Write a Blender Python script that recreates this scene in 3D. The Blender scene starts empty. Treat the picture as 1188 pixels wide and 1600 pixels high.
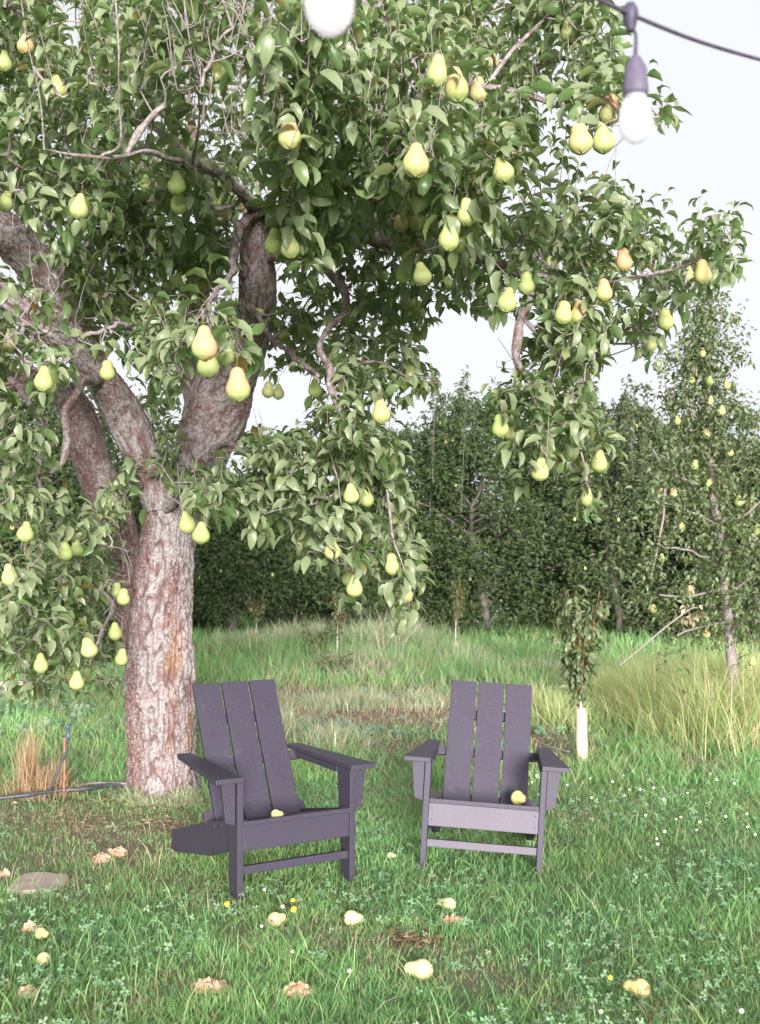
import bpy, math, random
import numpy as np
from math import radians, sin, cos, pi
rng = np.random.default_rng(7)
random.seed(7)
scene = bpy.context.scene
COL = scene.collection

# ------------------------------------------------------------------ camera, world, sun, exposure
F, HOR, H = 1700.0, 884.0, 1.45          # focal length in photo pixels, horizon row, eye height
cam_d = bpy.data.cameras.new('camera'); cam = bpy.data.objects.new('camera', cam_d); COL.objects.link(cam)
cam.location = (0, 0, H); cam.rotation_euler = (radians(90), 0, 0)
cam_d.sensor_fit = 'VERTICAL'; cam_d.sensor_height = 36; cam_d.lens = 36 * F / 1600
cam_d.shift_y = (HOR - 800) / 1600
cam_d.clip_end = 2000; cam_d.clip_start = 0.05
cam_d.dof.use_dof = True; cam_d.dof.focus_distance = 4.9; cam_d.dof.aperture_fstop = 5.6
scene.camera = cam

SUN_EL, SUN_AZ = 8.0, 8.0               # the light comes from behind the camera, a little from the right
w = bpy.data.worlds.new('World'); scene.world = w; w.use_nodes = True
nt = w.node_tree; nt.nodes.clear()
sky = nt.nodes.new('ShaderNodeTexSky'); sky.sky_type = 'NISHITA'; sky.sun_disc = False
sky.sun_elevation = radians(SUN_EL); sky.sun_rotation = radians(180 + SUN_AZ)
sky.air_density = 1.0; sky.dust_density = 3.0
hs = nt.nodes.new('ShaderNodeHueSaturation'); hs.inputs['Saturation'].default_value = 0.18
mx = nt.nodes.new('ShaderNodeMix'); mx.data_type = 'RGBA'; mx.inputs['Factor'].default_value = 0.86
mx.inputs[7].default_value = (5.3, 5.42, 5.72, 1)       # even bright overcast layer
bg = nt.nodes.new('ShaderNodeBackground'); bg.inputs['Strength'].default_value = 0.10
out = nt.nodes.new('ShaderNodeOutputWorld')
nt.links.new(sky.outputs[0], hs.inputs['Color']); nt.links.new(hs.outputs[0], mx.inputs[6])
nt.links.new(mx.outputs[2], bg.inputs['Color']); nt.links.new(bg.outputs[0], out.inputs['Surface'])

sd = bpy.data.lights.new('sun', 'SUN'); sd.energy = 4.9; sd.angle = radians(16); sd.color = (1.0, 0.955, 0.93)
sun = bpy.data.objects.new('sun', sd); COL.objects.link(sun)
# a lamp shines along its local -Z: rotate so that it points ahead (+Y), downwards, drifting right
sun.rotation_euler = (radians(90 - SUN_EL), 0, radians(SUN_AZ))
sun.location = (-2, -8, 6)

scene.view_settings.view_transform = 'Standard'; scene.view_settings.look = 'None'
scene.view_settings.exposure = 0.95; scene.view_settings.gamma = 1
scene.view_settings.use_curve_mapping = False
scene.render.engine = 'CYCLES'
scene.cycles.max_bounces = 6; scene.cycles.transparent_max_bounces = 8

# ------------------------------------------------------------------ helpers
def P(px, py, Y):
    return np.array([(px - 594) * Y / F, Y, H - (py - HOR) * Y / F])
def G(px, py):                            # a point on the ground seen at a pixel
    return P(px, py, H * F / (py - HOR))
def proj(p):
    p = np.asarray(p); return 594 + F * p[..., 0] / p[..., 1], HOR - F * (p[..., 2] - H) / p[..., 1]

def tag(o, label=None, cat=None, group=None, kind=None):
    if label: o['label'] = label
    if cat: o['category'] = cat
    if group: o['group'] = group
    if kind: o['kind'] = kind
    return o
def thing(name, loc, label, cat, group=None, rot=(0, 0, 0)):
    o = bpy.data.objects.new(name, None); COL.objects.link(o)
    o.location = [float(v) for v in loc]; o.rotation_euler = rot; o.empty_display_size = 0.1
    return tag(o, label, cat, group)

def mesh_np(name, V, faces, mat, smooth=True, col=None, uv=None, floats=None):
    """faces: list of (n,k) int arrays"""
    V = np.asarray(V, dtype=np.float32)
    me = bpy.data.meshes.new(name)
    me.vertices.add(len(V)); me.vertices.foreach_set('co', V.ravel())
    faces = [np.asarray(f, dtype=np.int32) for f in faces if len(f)]
    loops = np.concatenate([f.ravel() for f in faces])
    tot = np.concatenate([np.full(len(f), f.shape[1], dtype=np.int32) for f in faces])
    start = np.concatenate([[0], np.cumsum(tot)[:-1]]).astype(np.int32)
    me.loops.add(len(loops)); me.loops.foreach_set('vertex_index', loops)
    me.polygons.add(len(tot)); me.polygons.foreach_set('loop_start', start); me.polygons.foreach_set('loop_total', tot)
    me.polygons.foreach_set('use_smooth', np.full(len(tot), smooth))
    if uv is not None:
        l = me.uv_layers.new(name='UVMap'); l.data.foreach_set('uv', np.asarray(uv, dtype=np.float32)[loops].ravel())
    if col is not None:
        a = me.attributes.new('col', 'FLOAT_COLOR', 'POINT')
        c = np.ones((len(V), 4), dtype=np.float32); c[:, :3] = col; a.data.foreach_set('color', c.ravel())
    if floats:
        for k, v in floats.items():
            a = me.attributes.new(k, 'FLOAT', 'POINT'); a.data.foreach_set('value', np.asarray(v, dtype=np.float32))
    me.update(calc_edges=True)
    me.materials.append(mat)
    return me
def link(name, me, parent=None, loc=None):
    o = bpy.data.objects.new(name, me); COL.objects.link(o)
    if parent is not None: o.parent = parent
    if loc is not None: o.location = [float(v) for v in loc]
    return o

# --- value noise
def _h(i, j, k, s):
    n = (i * 374761393 + j * 668265263 + k * 2147483647 + s * 1274126177) & 0xffffffff
    n = ((n ^ (n >> 13)) * 1274126177) & 0xffffffff
    return ((n ^ (n >> 16)) & 0xffff) / 65535.0
def noise(p, s=0):
    p = np.asarray(p, dtype=np.float64); i = np.floor(p).astype(np.int64); f = p - i; f = f * f * (3 - 2 * f)
    r = 0
    for a in (0, 1):
        for b in (0, 1):
            for c in (0, 1):
                wgt = (f[..., 0] if a else 1 - f[..., 0]) * (f[..., 1] if b else 1 - f[..., 1]) * (f[..., 2] if c else 1 - f[..., 2])
                r = r + wgt * _h(i[..., 0] + a, i[..., 1] + b, i[..., 2] + c, s)
    return r
def fbm(p, s=0, o=3):
    r = 0; a = .5; p = np.asarray(p, dtype=np.float64)
    for q in range(o): r = r + a * noise(p, s + q); p = p * 2.03; a *= .5
    return r / (1 - .5 ** o)
def noise2(x, y, sc, s=0, o=3):
    return fbm(np.stack([np.asarray(x) * sc, np.asarray(y) * sc, np.zeros_like(np.asarray(x, dtype=float))], -1), s, o)

def catmull(pts, n):
    pts = np.asarray(pts, dtype=float); m = len(pts)
    q = np.vstack([2 * pts[0] - pts[1], pts, 2 * pts[-1] - pts[-2]])
    out = []
    for i in range(m - 1):
        p0, p1, p2, p3 = q[i], q[i + 1], q[i + 2], q[i + 3]
        for t in np.linspace(0, 1, n, endpoint=False):
            out.append(.5 * ((2 * p1) + (p2 - p0) * t + (2 * p0 - 5 * p1 + 4 * p2 - p3) * t * t + (3 * p1 - p0 - 3 * p2 + p3) * t ** 3))
    out.append(pts[-1]); return np.array(out)
def resample(path, step):                 # path rows: x y z r
    d = np.r_[0, np.cumsum(np.linalg.norm(np.diff(path[:, :3], axis=0), axis=1))]
    n = max(3, int(d[-1] / step) + 1); t = np.linspace(0, d[-1], n)
    return np.stack([np.interp(t, d, path[:, k]) for k in range(path.shape[1])], 1)
def frames(path):
    T = np.gradient(path[:, :3], axis=0); T /= np.linalg.norm(T, axis=1)[:, None] + 1e-9
    up = np.array([0, -1, 0.0]) if abs(T[0][1]) < .8 else np.array([1., 0, 0])
    N = np.zeros_like(T); n = up
    for i in range(len(T)):
        n = n - T[i] * (n @ T[i]); n /= np.linalg.norm(n) + 1e-9; N[i] = n
    return T, N, np.cross(T, N)
def tube(path, k, cap=True):
    T, N, B = frames(path); n = len(path)
    a = np.linspace(0, 2 * pi, k, endpoint=False)
    R = path[:, 3][:, None, None]
    V = path[:, None, :3] + R * (np.cos(a)[None, :, None] * N[:, None] + np.sin(a)[None, :, None] * B[:, None])
    i = np.arange(n - 1)[:, None]; j = np.arange(k)[None]
    f = np.stack([i * k + j, i * k + (j + 1) % k, (i + 1) * k + (j + 1) % k, (i + 1) * k + j], -1).reshape(-1, 4)
    V = V.reshape(-1, 3); tris = np.zeros((0, 3), int)
    if cap:
        V = np.vstack([V, path[0, :3], path[-1, :3]]); c0, c1 = n * k, n * k + 1
        jj = np.arange(k)
        tris = np.vstack([np.stack([np.full(k, c0), (jj + 1) % k, jj], 1), np.stack([np.full(k, c1), (n - 1) * k + jj, (n - 1) * k + (jj + 1) % k], 1)])
    return V, f, tris
class Acc:                                # gathers pieces of ONE part
    def __init__(s): s.V = []; s.Q = []; s.T = []; s.n = 0; s.C = []
    def add(s, V, Q=None, T=None, c=None):
        if Q is not None and len(Q): s.Q.append(np.asarray(Q) + s.n)
        if T is not None and len(T): s.T.append(np.asarray(T) + s.n)
        s.V.append(np.asarray(V, dtype=float)); s.n += len(V)
        if c is not None: s.C.append(np.broadcast_to(np.asarray(c, dtype=float), (len(V), 3)))
    def mesh(s, name, mat, off=(0, 0, 0), smooth=True):
        V = np.vstack(s.V) - np.asarray(off)
        return mesh_np(name, V, [np.vstack(s.Q) if s.Q else [], np.vstack(s.T) if s.T else []], mat, smooth, np.vstack(s.C) if s.C else None)

# ------------------------------------------------------------------ materials
def mat_new(name):
    m = bpy.data.materials.new(name); m.use_nodes = True; n = m.node_tree; n.nodes.clear()
    o = n.nodes.new('ShaderNodeOutputMaterial'); b = n.nodes.new('ShaderNodeBsdfPrincipled')
    n.links.new(b.outputs[0], o.inputs[0]); return m, n, b, o
def N(n, t, **k):
    x = n.nodes.new('ShaderNode' + t)
    for a, v in k.items(): setattr(x, a, v)
    return x
def mixc(n, fac, a, b, blend='MIX'):
    m = N(n, 'Mix', data_type='RGBA', blend_type=blend)
    for s, v in ((0, fac), (6, a), (7, b)):
        if hasattr(v, 'is_output'): n.links.new(v, m.inputs[s])
        elif isinstance(v, (int, float)): m.inputs[s].default_value = v
        else: m.inputs[s].default_value = (*v, 1)
    return m.outputs[2]
def math_(n, op, a, b=None, c=None):
    m = N(n, 'Math', operation=op)
    for i, v in enumerate((a, b, c)):
        if v is None: continue
        if hasattr(v, 'is_output'): n.links.new(v, m.inputs[i])
        else: m.inputs[i].default_value = v
    return m.outputs[0]
def ramp(n, v, stops):
    r = N(n, 'ValToRGB'); n.links.new(v, r.inputs[0]); e = r.color_ramp.elements
    while len(e) < len(stops): e.new(.5)
    for x, (p, c) in zip(e, stops): x.position = p; x.color = (*c, 1) if len(c) == 3 else c
    return r.outputs[0]
def noise_n(n, scale, detail=3, vec=None, rough=.55, stretch=None):
    t = N(n, 'TexNoise'); t.inputs['Scale'].default_value = scale; t.inputs['Detail'].default_value = detail; t.inputs['Roughness'].default_value = rough
    if vec is None: vec = N(n, 'TexCoord').outputs['Object']
    if stretch:
        mp = N(n, 'Mapping'); mp.inputs['Scale'].default_value = stretch; n.links.new(vec, mp.inputs[0]); vec = mp.outputs[0]
    n.links.new(vec, t.inputs['Vector']); return t.outputs['Fac']
def bump(n, b, h, strength=.3, dist=.01):
    u = N(n, 'Bump'); u.inputs['Strength'].default_value = strength; u.inputs['Distance'].default_value = dist
    n.links.new(h, u.inputs['Height']); n.links.new(u.outputs[0], b.inputs['Normal'])

def leaf_mat(name, top, top2, under, trans, rough=.31, rib=True, warm=(.20, .12, .03)):
    m, n, b, o = mat_new(name)
    at = N(n, 'Attribute', attribute_name='rnd'); oi = N(n, 'ObjectInfo')
    r = math_(n, 'FRACT', math_(n, 'ADD', at.outputs['Fac'], oi.outputs['Random']))
    c = ramp(n, r, [(0, top), (.25, tuple(.6 * np.array(top))), (.5, top2), (.8, top), (.97, tuple(.6 * np.array(top2) + .4 * np.array(warm))), (1, warm)])
    geo = N(n, 'NewGeometry')
    c = mixc(n, geo.outputs['Backfacing'], c, mixc(n, .8, c, under))
    if rib:
        uv = N(n, 'UVMap'); sx = N(n, 'SeparateXYZ'); n.links.new(uv.outputs[0], sx.inputs[0])
        d = math_(n, 'ABSOLUTE', math_(n, 'SUBTRACT', sx.outputs[1], .5))
        ribf = math_(n, 'MULTIPLY', math_(n, 'LESS_THAN', d, .035), .45)
        c = mixc(n, ribf, c, (.22, .27, .09))
        # side veins
        v = N(n, 'TexWave', wave_type='BANDS', bands_direction='X'); mp = N(n, 'Mapping'); mp.inputs['Rotation'].default_value = (0, 0, .0)
        vv = math_(n, 'SUBTRACT', math_(n, 'MULTIPLY', sx.outputs[0], 1.0), math_(n, 'MULTIPLY', d, .55))
        s = math_(n, 'SINE', math_(n, 'MULTIPLY', vv, 95.))
        c = mixc(n, math_(n, 'MULTIPLY', math_(n, 'GREATER_THAN', s, .86), .16), c, (.2, .25, .1))
        pet = math_(n, 'LESS_THAN', sx.outputs[0], .27)
        c = mixc(n, math_(n, 'MULTIPLY', pet, .8), c, (.26, .25, .08))
        bump(n, b, s, .12, .002)
    n.links.new(c, b.inputs['Base Color'])
    b.inputs['Roughness'].default_value = rough; b.inputs['Specular IOR Level'].default_value = .5 if rib else .22
    tr = N(n, 'BsdfTranslucent'); tc = mixc(n, .5, c, trans); n.links.new(tc, tr.inputs[0])
    ms = N(n, 'MixShader'); ms.inputs[0].default_value = .38
    n.links.new(b.outputs[0], ms.inputs[1]); n.links.new(tr.outputs[0], ms.inputs[2]); n.links.new(ms.outputs[0], o.inputs[0])
    return m
M_leaf = leaf_mat('pear_leaf', (.115, .20, .07), (.21, .29, .125), (.31, .36, .21), (.30, .40, .11))
M_leaf_small = leaf_mat('young_pear_leaf', (.10, .17, .06), (.17, .23, .09), (.24, .28, .16), (.2, .28, .08))
M_leaf_far = leaf_mat('far_leaf', (.052, .10, .032), (.12, .18, .062), (.13, .17, .09), (.11, .16, .04), .5, False, (.15, .12, .05))  # both far leaf greens darkened to stand in for flash fading with distance
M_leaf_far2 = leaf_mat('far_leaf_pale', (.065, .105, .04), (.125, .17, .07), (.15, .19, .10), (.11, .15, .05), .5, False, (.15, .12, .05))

def bark_mat():
    m, n, b, o = mat_new('bark')
    tc = N(n, 'TexCoord').outputs['Object']
    cv = N(n, 'Attribute', attribute_name='cav').outputs['Fac']
    li = N(n, 'Attribute', attribute_name='lichen').outputs['Fac']
    red = N(n, 'Attribute', attribute_name='redden').outputs['Fac']
    f1 = noise_n(n, 9, 5, tc); f2 = noise_n(n, 70, 4, tc); f3 = noise_n(n, 3.2, 3, tc)
    c = ramp(n, f2, [(.25, (.12, .095, .092)), (.42, (.25, .215, .213)), (.65, (.42, .38, .38))])
    c = mixc(n, ramp(n, f1, [(.54, (0, 0, 0)), (.66, (.65, .65, .65))]), c, (.19, .085, .075))
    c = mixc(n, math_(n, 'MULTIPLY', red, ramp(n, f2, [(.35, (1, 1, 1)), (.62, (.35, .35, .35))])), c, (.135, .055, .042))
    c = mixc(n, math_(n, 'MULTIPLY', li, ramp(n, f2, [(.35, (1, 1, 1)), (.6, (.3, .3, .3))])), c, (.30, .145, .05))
    c = mixc(n, cv, c, (.12, .06, .052))
    n.links.new(c, b.inputs['Base Color']); b.inputs['Roughness'].default_value = .85; b.inputs['Specular IOR Level'].default_value = .25
    bump(n, b, f2, .5, .012); return m
M_bark = bark_mat()
def simple(name, c1, c2, scale=8, rough=.7, bmp=.2, detail=4, stretch=None, dist=.004, spec=.4):
    m, n, b, o = mat_new(name); f = noise_n(n, scale, detail, None, .6, stretch)
    n.links.new(ramp(n, f, [(.3, c1), (.7, c2)]), b.inputs['Base Color']); b.inputs['Roughness'].default_value = rough
    b.inputs['Specular IOR Level'].default_value = spec
    if bmp: bump(n, b, f, bmp, dist)
    return m
M_twig = simple('twig_bark', (.20, .145, .145), (.38, .33, .335), 60, .8, .3)
M_shoot = simple('new_shoot', (.24, .10, .05), (.33, .17, .07), 20, .5, 0)
M_farbark = simple('far_bark', (.09, .075, .07), (.22, .18, .17), 14, .9, .4)

def pear_mat(name, blush):
    m, n, b, o = mat_new(name)
    tc = N(n, 'TexCoord'); sx = N(n, 'SeparateXYZ'); n.links.new(tc.outputs['Object'], sx.inputs[0])
    oi = N(n, 'ObjectInfo').outputs['Random']
    f = noise_n(n, 40, 3, tc.outputs['Object']); big = noise_n(n, 18, 2, tc.outputs['Object'])
    c = mixc(n, oi, (.32, .39, .145), (.45, .455, .20))
    c = mixc(n, math_(n, 'MULTIPLY', f, .35), c, (.38, .48, .13))
    # lenticels
    v = N(n, 'TexVoronoi'); v.inputs['Scale'].default_value = 330; n.links.new(tc.outputs['Object'], v.inputs['Vector'])
    c = mixc(n, math_(n, 'MULTIPLY', math_(n, 'LESS_THAN', v.outputs['Distance'], .22), .5), c, (.34, .33, .11))
    c = mixc(n, ramp(n, noise_n(n, 26, 5, tc.outputs['Object'], .7), [(.60, (0, 0, 0)), (.72, (.55, .55, .55))]), c, (.30, .23, .09))
    if blush:
        g = math_(n, 'MULTIPLY_ADD', sx.outputs[2], 16., .55)
        g = math_(n, 'ADD', g, math_(n, 'MULTIPLY', math_(n, 'SUBTRACT', big, .5), 1.6))
        g = math_(n, 'SUBTRACT', g, math_(n, 'MULTIPLY', sx.outputs[0], 10. if blush > 1 else 0))
        g.node.use_clamp = True
        c = mixc(n, math_(n, 'MULTIPLY', g, .42 * blush) , c, (.74, .33, .20))
    n.links.new(c, b.inputs['Base Color']); b.inputs['Roughness'].default_value = .5; b.inputs['Specular IOR Level'].default_value = .35
    b.inputs['Subsurface Weight'].default_value = .08; b.inputs['Subsurface Radius'].default_value = (.01, .008, .003)
    bump(n, b, f, .08, .004); return m
M_pear = [pear_mat('pear_skin', 0), pear_mat('pear_skin_soft_blush', 1), pear_mat('pear_skin_red_blush', 1.9)]
M_pstem = simple('pear_stem', (.12, .07, .03), (.25, .17, .07), 90, .7, 0)
M_calyx = simple('calyx', (.03, .02, .012), (.10, .06, .03), 90, .9, 0)

# ------------------------------------------------------------------ leaf templates
US = np.array([0, .26, .38, .56, .80, 1.0]); WS = np.array([.008, .010,   .145, .188, .112, .002])
def leaf_template(bend, fold, twist=0, side=0, wavy=0):
    V = []; UV = []; x = z = yy = 0; ang = 0; prev = 0
    for i, u in enumerate(US):
        if i:
            du = US[i] - US[i - 1]; ang = -1.3 * bend * max(0, (u + US[i - 1]) / 2) ** 1.3 + (.25 * bend if u < .3 else .0)
            x += cos(ang) * du; z += sin(ang) * du; yy += side * du * u
        wd = WS[i]; tw = twist * u
        for s in (-1, 0, 1):
            ly = s * wd * cos(fold); lz = abs(s) * wd * sin(fold) + (wavy * .025 * sin(u * 17 + s) if s and u > .3 else 0)
            ny = ly * cos(tw) - lz * sin(tw); nz = ly * sin(tw) + lz * cos(tw)
            V.append((x - nz * sin(ang), yy + ny, z + nz * cos(ang))); UV.append((u, .5 + .5 * s * (1 if u > .29 else .1)))
    Q = []
    for i in range(len(US) - 1):
        for s in (0, 1):
            a = i * 3 + s; Q.append((a, a + 3, a + 4, a + 1))
    Q = np.array(Q)[:, ::-1]
    return np.array(V), np.array(UV), Q
_tr = random.Random(3)
LT = [leaf_template(b, f, _tr.uniform(-.5, .5), _tr.uniform(-.25, .25), _tr.random()) for b, f in
      [(.5, .35), (.9, .45), (1.3, .5), (1.7, .55), (1.1, .3), (1.5, .4), (.7, .6), (2.0, .5), (.3, .2), (1.2, .65)]]

def frame_from(d, up_hint, roll):
    """rows X (leaf direction), Y, Z(normal) for arrays"""
    d = d / np.linalg.norm(d, axis=1)[:, None]
    z = up_hint - d * np.sum(up_hint * d, axis=1)[:, None]; z /= np.linalg.norm(z, axis=1)[:, None] + 1e-9
    y = np.cross(z, d)
    c, s = np.cos(roll)[:, None], np.sin(roll)[:, None]
    y2 = y * c + z * s; z2 = z * c - y * s
    return np.stack([d, y2, z2], 2)       # columns
def bake_leaves(name, pos, R, size, var, mat, off):
    Vs = []; Qs = []; UVs = []; rn = []; n0 = 0; nv = len(LT[0][0])
    for k in range(len(LT)):
        idx = np.where(var == k)[0]
        if not len(idx): continue
        T, UV, Q = LT[k]
        V = np.einsum('nij,vj->nvi', R[idx], T) * size[idx][:, None, None] + pos[idx][:, None]
        Vs.append(V.reshape(-1, 3)); UVs.append(np.tile(UV, (len(idx), 1)))
        Qs.append((Q[None] + (np.arange(len(idx)) * nv)[:, None, None]).reshape(-1, 4) + n0); n0 += nv * len(idx)
        rn.append(np.repeat(rng.random(len(idx)), nv))
    return mesh_np(name, np.vstack(Vs) - np.asarray(off), [np.vstack(Qs)], mat, True, None, np.vstack(UVs), {'rnd': np.concatenate(rn)})
_leaf_me = {}
def leaf_objects(parent, pos, R, size, var, mat, off):
    from mathutils import Matrix
    for i in range(len(pos)):
        key = (mat.name, int(var[i]))
        if key not in _leaf_me:
            T, UV, Q = LT[key[1]]; _leaf_me[key] = mesh_np('leaf', T, [Q], mat, True, None, UV)
        o = bpy.data.objects.new('leaf', _leaf_me[key]); COL.objects.link(o); o.parent = parent
        m = np.eye(4); m[:3, :3] = R[i] * size[i]; m[:3, 3] = pos[i] - np.asarray(off)
        o.matrix_local = Matrix(m.tolist())
def emit_leaves(parent, L, mat, off, nobj, prio=None):
    pos, R, size, var = L
    u, v = proj(pos + R[:, :, 0] * size[:, None] * .5)
    score = size / pos[:, 1] * np.where((u > 0) & (u < 1188) & (v > 0) & (v < 1600), 1, .01)
    o = np.argsort(-score); a, b = o[:nobj], o[nobj:]
    leaf_objects(parent, pos[a], R[a], size[a], var[a], mat, off)
    if len(b): tag(link('leaves', bake_leaves('leaves', pos[b], R[b], size[b], var[b], mat, off), parent), kind='stuff')

# ------------------------------------------------------------------ pears
def pear_verts(bend=.0, neck=.36, k=20, nz=20, seed=0):
    """unit pear: body radius 0.5 (width 1), height about 1.35, centre of the body at z=0"""
    r = random.Random(seed); V = []
    zs = np.linspace(0, 1, nz)
    for t in zs:
        th = t * pi
        z = -.5 + 1.36 * (1 - cos(th)) / 2
        body = math.sqrt(max(0, 1 - (min(1, max(-1, z / .5))) ** 2)) * .5 if z < .5 else 0
        zz = (z + .5) / 1.36
        # smooth profile
        prof = np.interp(zz, [0, .02, .07, .16, .28, .37, .47, .58, .68, .78, .88, .95, .985, 1], [.0, .14, .29, .43, .495, .5, .475, .41, .33, neck * .74, neck * .62, neck * .46, neck * .26, .0])
        for j in range(k):
            a = 2 * pi * j / k; rr = prof * (1 + .035 * sin(2 * a + seed) + .02 * sin(3 * a + seed * 2))
            V.append((rr * cos(a) + bend * max(0, zz - .3) ** 2, rr * sin(a), z + (.03 * (1 - zz) * sin(a * 5) if zz < .1 else 0)))
    Q = [(i * k + j, i * k + (j + 1) % k, (i + 1) * k + (j + 1) % k, (i + 1) * k + j) for i in range(nz - 1) for j in range(k)]
    return np.array(V), np.array(Q)
_pm = {}
def pear_mesh(var, mi, k=20):
    key = (var, mi, k)
    if key not in _pm:
        V, Q = pear_verts([0, .18, -.2, .1][var], [.36, .42, .34, .48][var], k, k, var)
        _pm[key] = mesh_np('pear', V * .075, [Q], M_pear[mi])
    return _pm[key]
def _stem():
    p = catmull([(0, 0, .060, .0022), (.002, .001, .073, .0016), (.005, .002, .088, .0016), (.006, .003, .100, .0024)], 3)
    V, Q, T = tube(p, 6); return mesh_np('stem', V, [Q, T], M_pstem)
def _calyx():
    a = Acc()
    for i in range(5):
        t = i * 2 * pi / 5; c, s = cos(t), sin(t)
        a.add([(0, 0, -.0385), (c * .006 - s * .0025, s * .006 + c * .0025, -.0390), (c * .0085, s * .0085, -.0415), (c * .006 + s * .0025, s * .006 - c * .0025, -.0390)], [(0, 1, 2, 3)])
    return a.mesh('calyx', M_calyx)
ME_stem, ME_calyx = _stem(), _calyx()
def hang_pear(parent, pos, w, blush, off, small=False, label=None):
    var = rng.integers(0, 4)
    o = link('pear', pear_mesh(int(var), blush, 12 if small else 20), parent, np.asarray(pos) - np.asarray(off))
    s = w / .075; o.scale = (s, s, s * rng.uniform(.92, 1.08)); o.rotation_euler = (rng.uniform(-.18, .18), rng.uniform(-.2, .2), rng.uniform(0, 6.28))
    if blush == 2 and not small:
        o['label'] = 'pear with a red blush'
    if not small:
        link('stem', ME_stem, o); link('calyx', ME_calyx, o)
    return o

# ------------------------------------------------------------------ ground
def lawn_h(x, y):
    x = np.asarray(x, dtype=float); y = np.asarray(y, dtype=float)
    h = (noise2(x, y, .5, 5) - .5) * .05 * np.clip((y - 2) / 3, 0, 1)
    return h - .01
def dry(x, y):                            # how dry / bare the ground is, 0..1
    d = np.zeros_like(np.asarray(x, dtype=float))
    def blob(px, py, rx, ry, a):
        g = G(px, py); Yr = g[1]
        sx = rx * Yr / F; sy = abs(G(px, py - ry)[1] - G(px, py + ry)[1]) / 2
        return a * np.exp(-((x - g[0]) / sx) ** 2 - ((y - g[1]) / sy) ** 2)
    for b in [(130, 1285, 190, 42, .5), (250, 1250, 90, 22, .6), (560, 1108, 240, 26, 1.4), (480, 1090, 120, 14, 1.2), (640, 1175, 90, 14, .7), (740, 1085, 60, 10, .5), (850, 1165, 60, 28, .8),
              (640, 1472, 45, 12, .45), (1080, 1190, 30, 10, .7), (330, 1542, 40, 12, .6), (120, 1400, 60, 14, .35), (40, 1350, 60, 20, .5), (590, 1230, 50, 25, .3), (540, 1060, 160, 12, .4)]:
        d = np.maximum(d, blob(*b))
    n = noise2(x, y, 2.6, 11, 4)
    return np.clip(d * (.45 + 1.1 * n) + np.clip((n - .58) * 2.0, 0, .42), 0, 1)

def ground_mat():
    m, n, b, o = mat_new('soil_and_thatch')
    at = N(n, 'Attribute', attribute_name='dry').outputs['Fac']
    tc = N(n, 'TexCoord').outputs['Object']
    f = noise_n(n, 26, 5, tc); g = noise_n(n, 160, 4, tc)
    green = ramp(n, f, [(.3, (.11, .19, .08)), (.7, (.19, .29, .13))])
    brown = ramp(n, g, [(.3, (.14, .095, .075)), (.5, (.32, .23, .18)), (.72, (.52, .42, .33))])
    c = mixc(n, math_(n, 'MULTIPLY_ADD', at, .8, .12), green, brown)
    n.links.new(c, b.inputs['Base Color']); b.inputs['Roughness'].default_value = .95; b.inputs['Specular IOR Level'].default_value = .1
    bump(n, b, g, .8, .02); return m
def build_ground():
    xs = np.unique(np.r_[np.linspace(-400, -20, 20), np.linspace(-20, -6, 29), np.linspace(-6, 6, 111), np.linspace(6, 20, 29), np.linspace(20, 400, 20)])
    ys = np.unique(np.r_[np.linspace(-60, 1, 14), np.linspace(1, 12, 120), np.linspace(12, 40, 60), np.linspace(40, 700, 24)])
    X, Y = np.meshgrid(xs, ys); Z = lawn_h(X, Y)
    V = np.stack([X, Y, Z], -1).reshape(-1, 3); nx = len(xs)
    i = np.arange(len(ys) - 1)[:, None]; j = np.arange(nx - 1)[None]
    Q = np.stack([i * nx + j, i * nx + j + 1, (i + 1) * nx + j + 1, (i + 1) * nx + j], -1).reshape(-1, 4)
    tag(link('ground', mesh_np('ground', V, [Q], ground_mat(), True, None, None, {'dry': dry(V[:, 0], V[:, 1])})), kind='structure')
build_ground()

def col_mat(name, rough=.55, trans=.25, spec=.35):
    m, n, b, o = mat_new(name); c = N(n, 'Attribute', attribute_name='col').outputs['Color']
    n.links.new(c, b.inputs['Base Color']); b.inputs['Roughness'].default_value = rough; b.inputs['Specular IOR Level'].default_value = spec
    if trans:
        tr = N(n, 'BsdfTranslucent'); n.links.new(c, tr.inputs[0]); ms = N(n, 'MixShader'); ms.inputs[0].default_value = trans
        n.links.new(b.outputs[0], ms.inputs[1]); n.links.new(tr.outputs[0], ms.inputs[2]); n.links.new(ms.outputs[0], o.inputs[0])
    return m
M_grass = col_mat('grass_blades', .5, .38); M_clover = col_mat('clover_leaves', .5)

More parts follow.
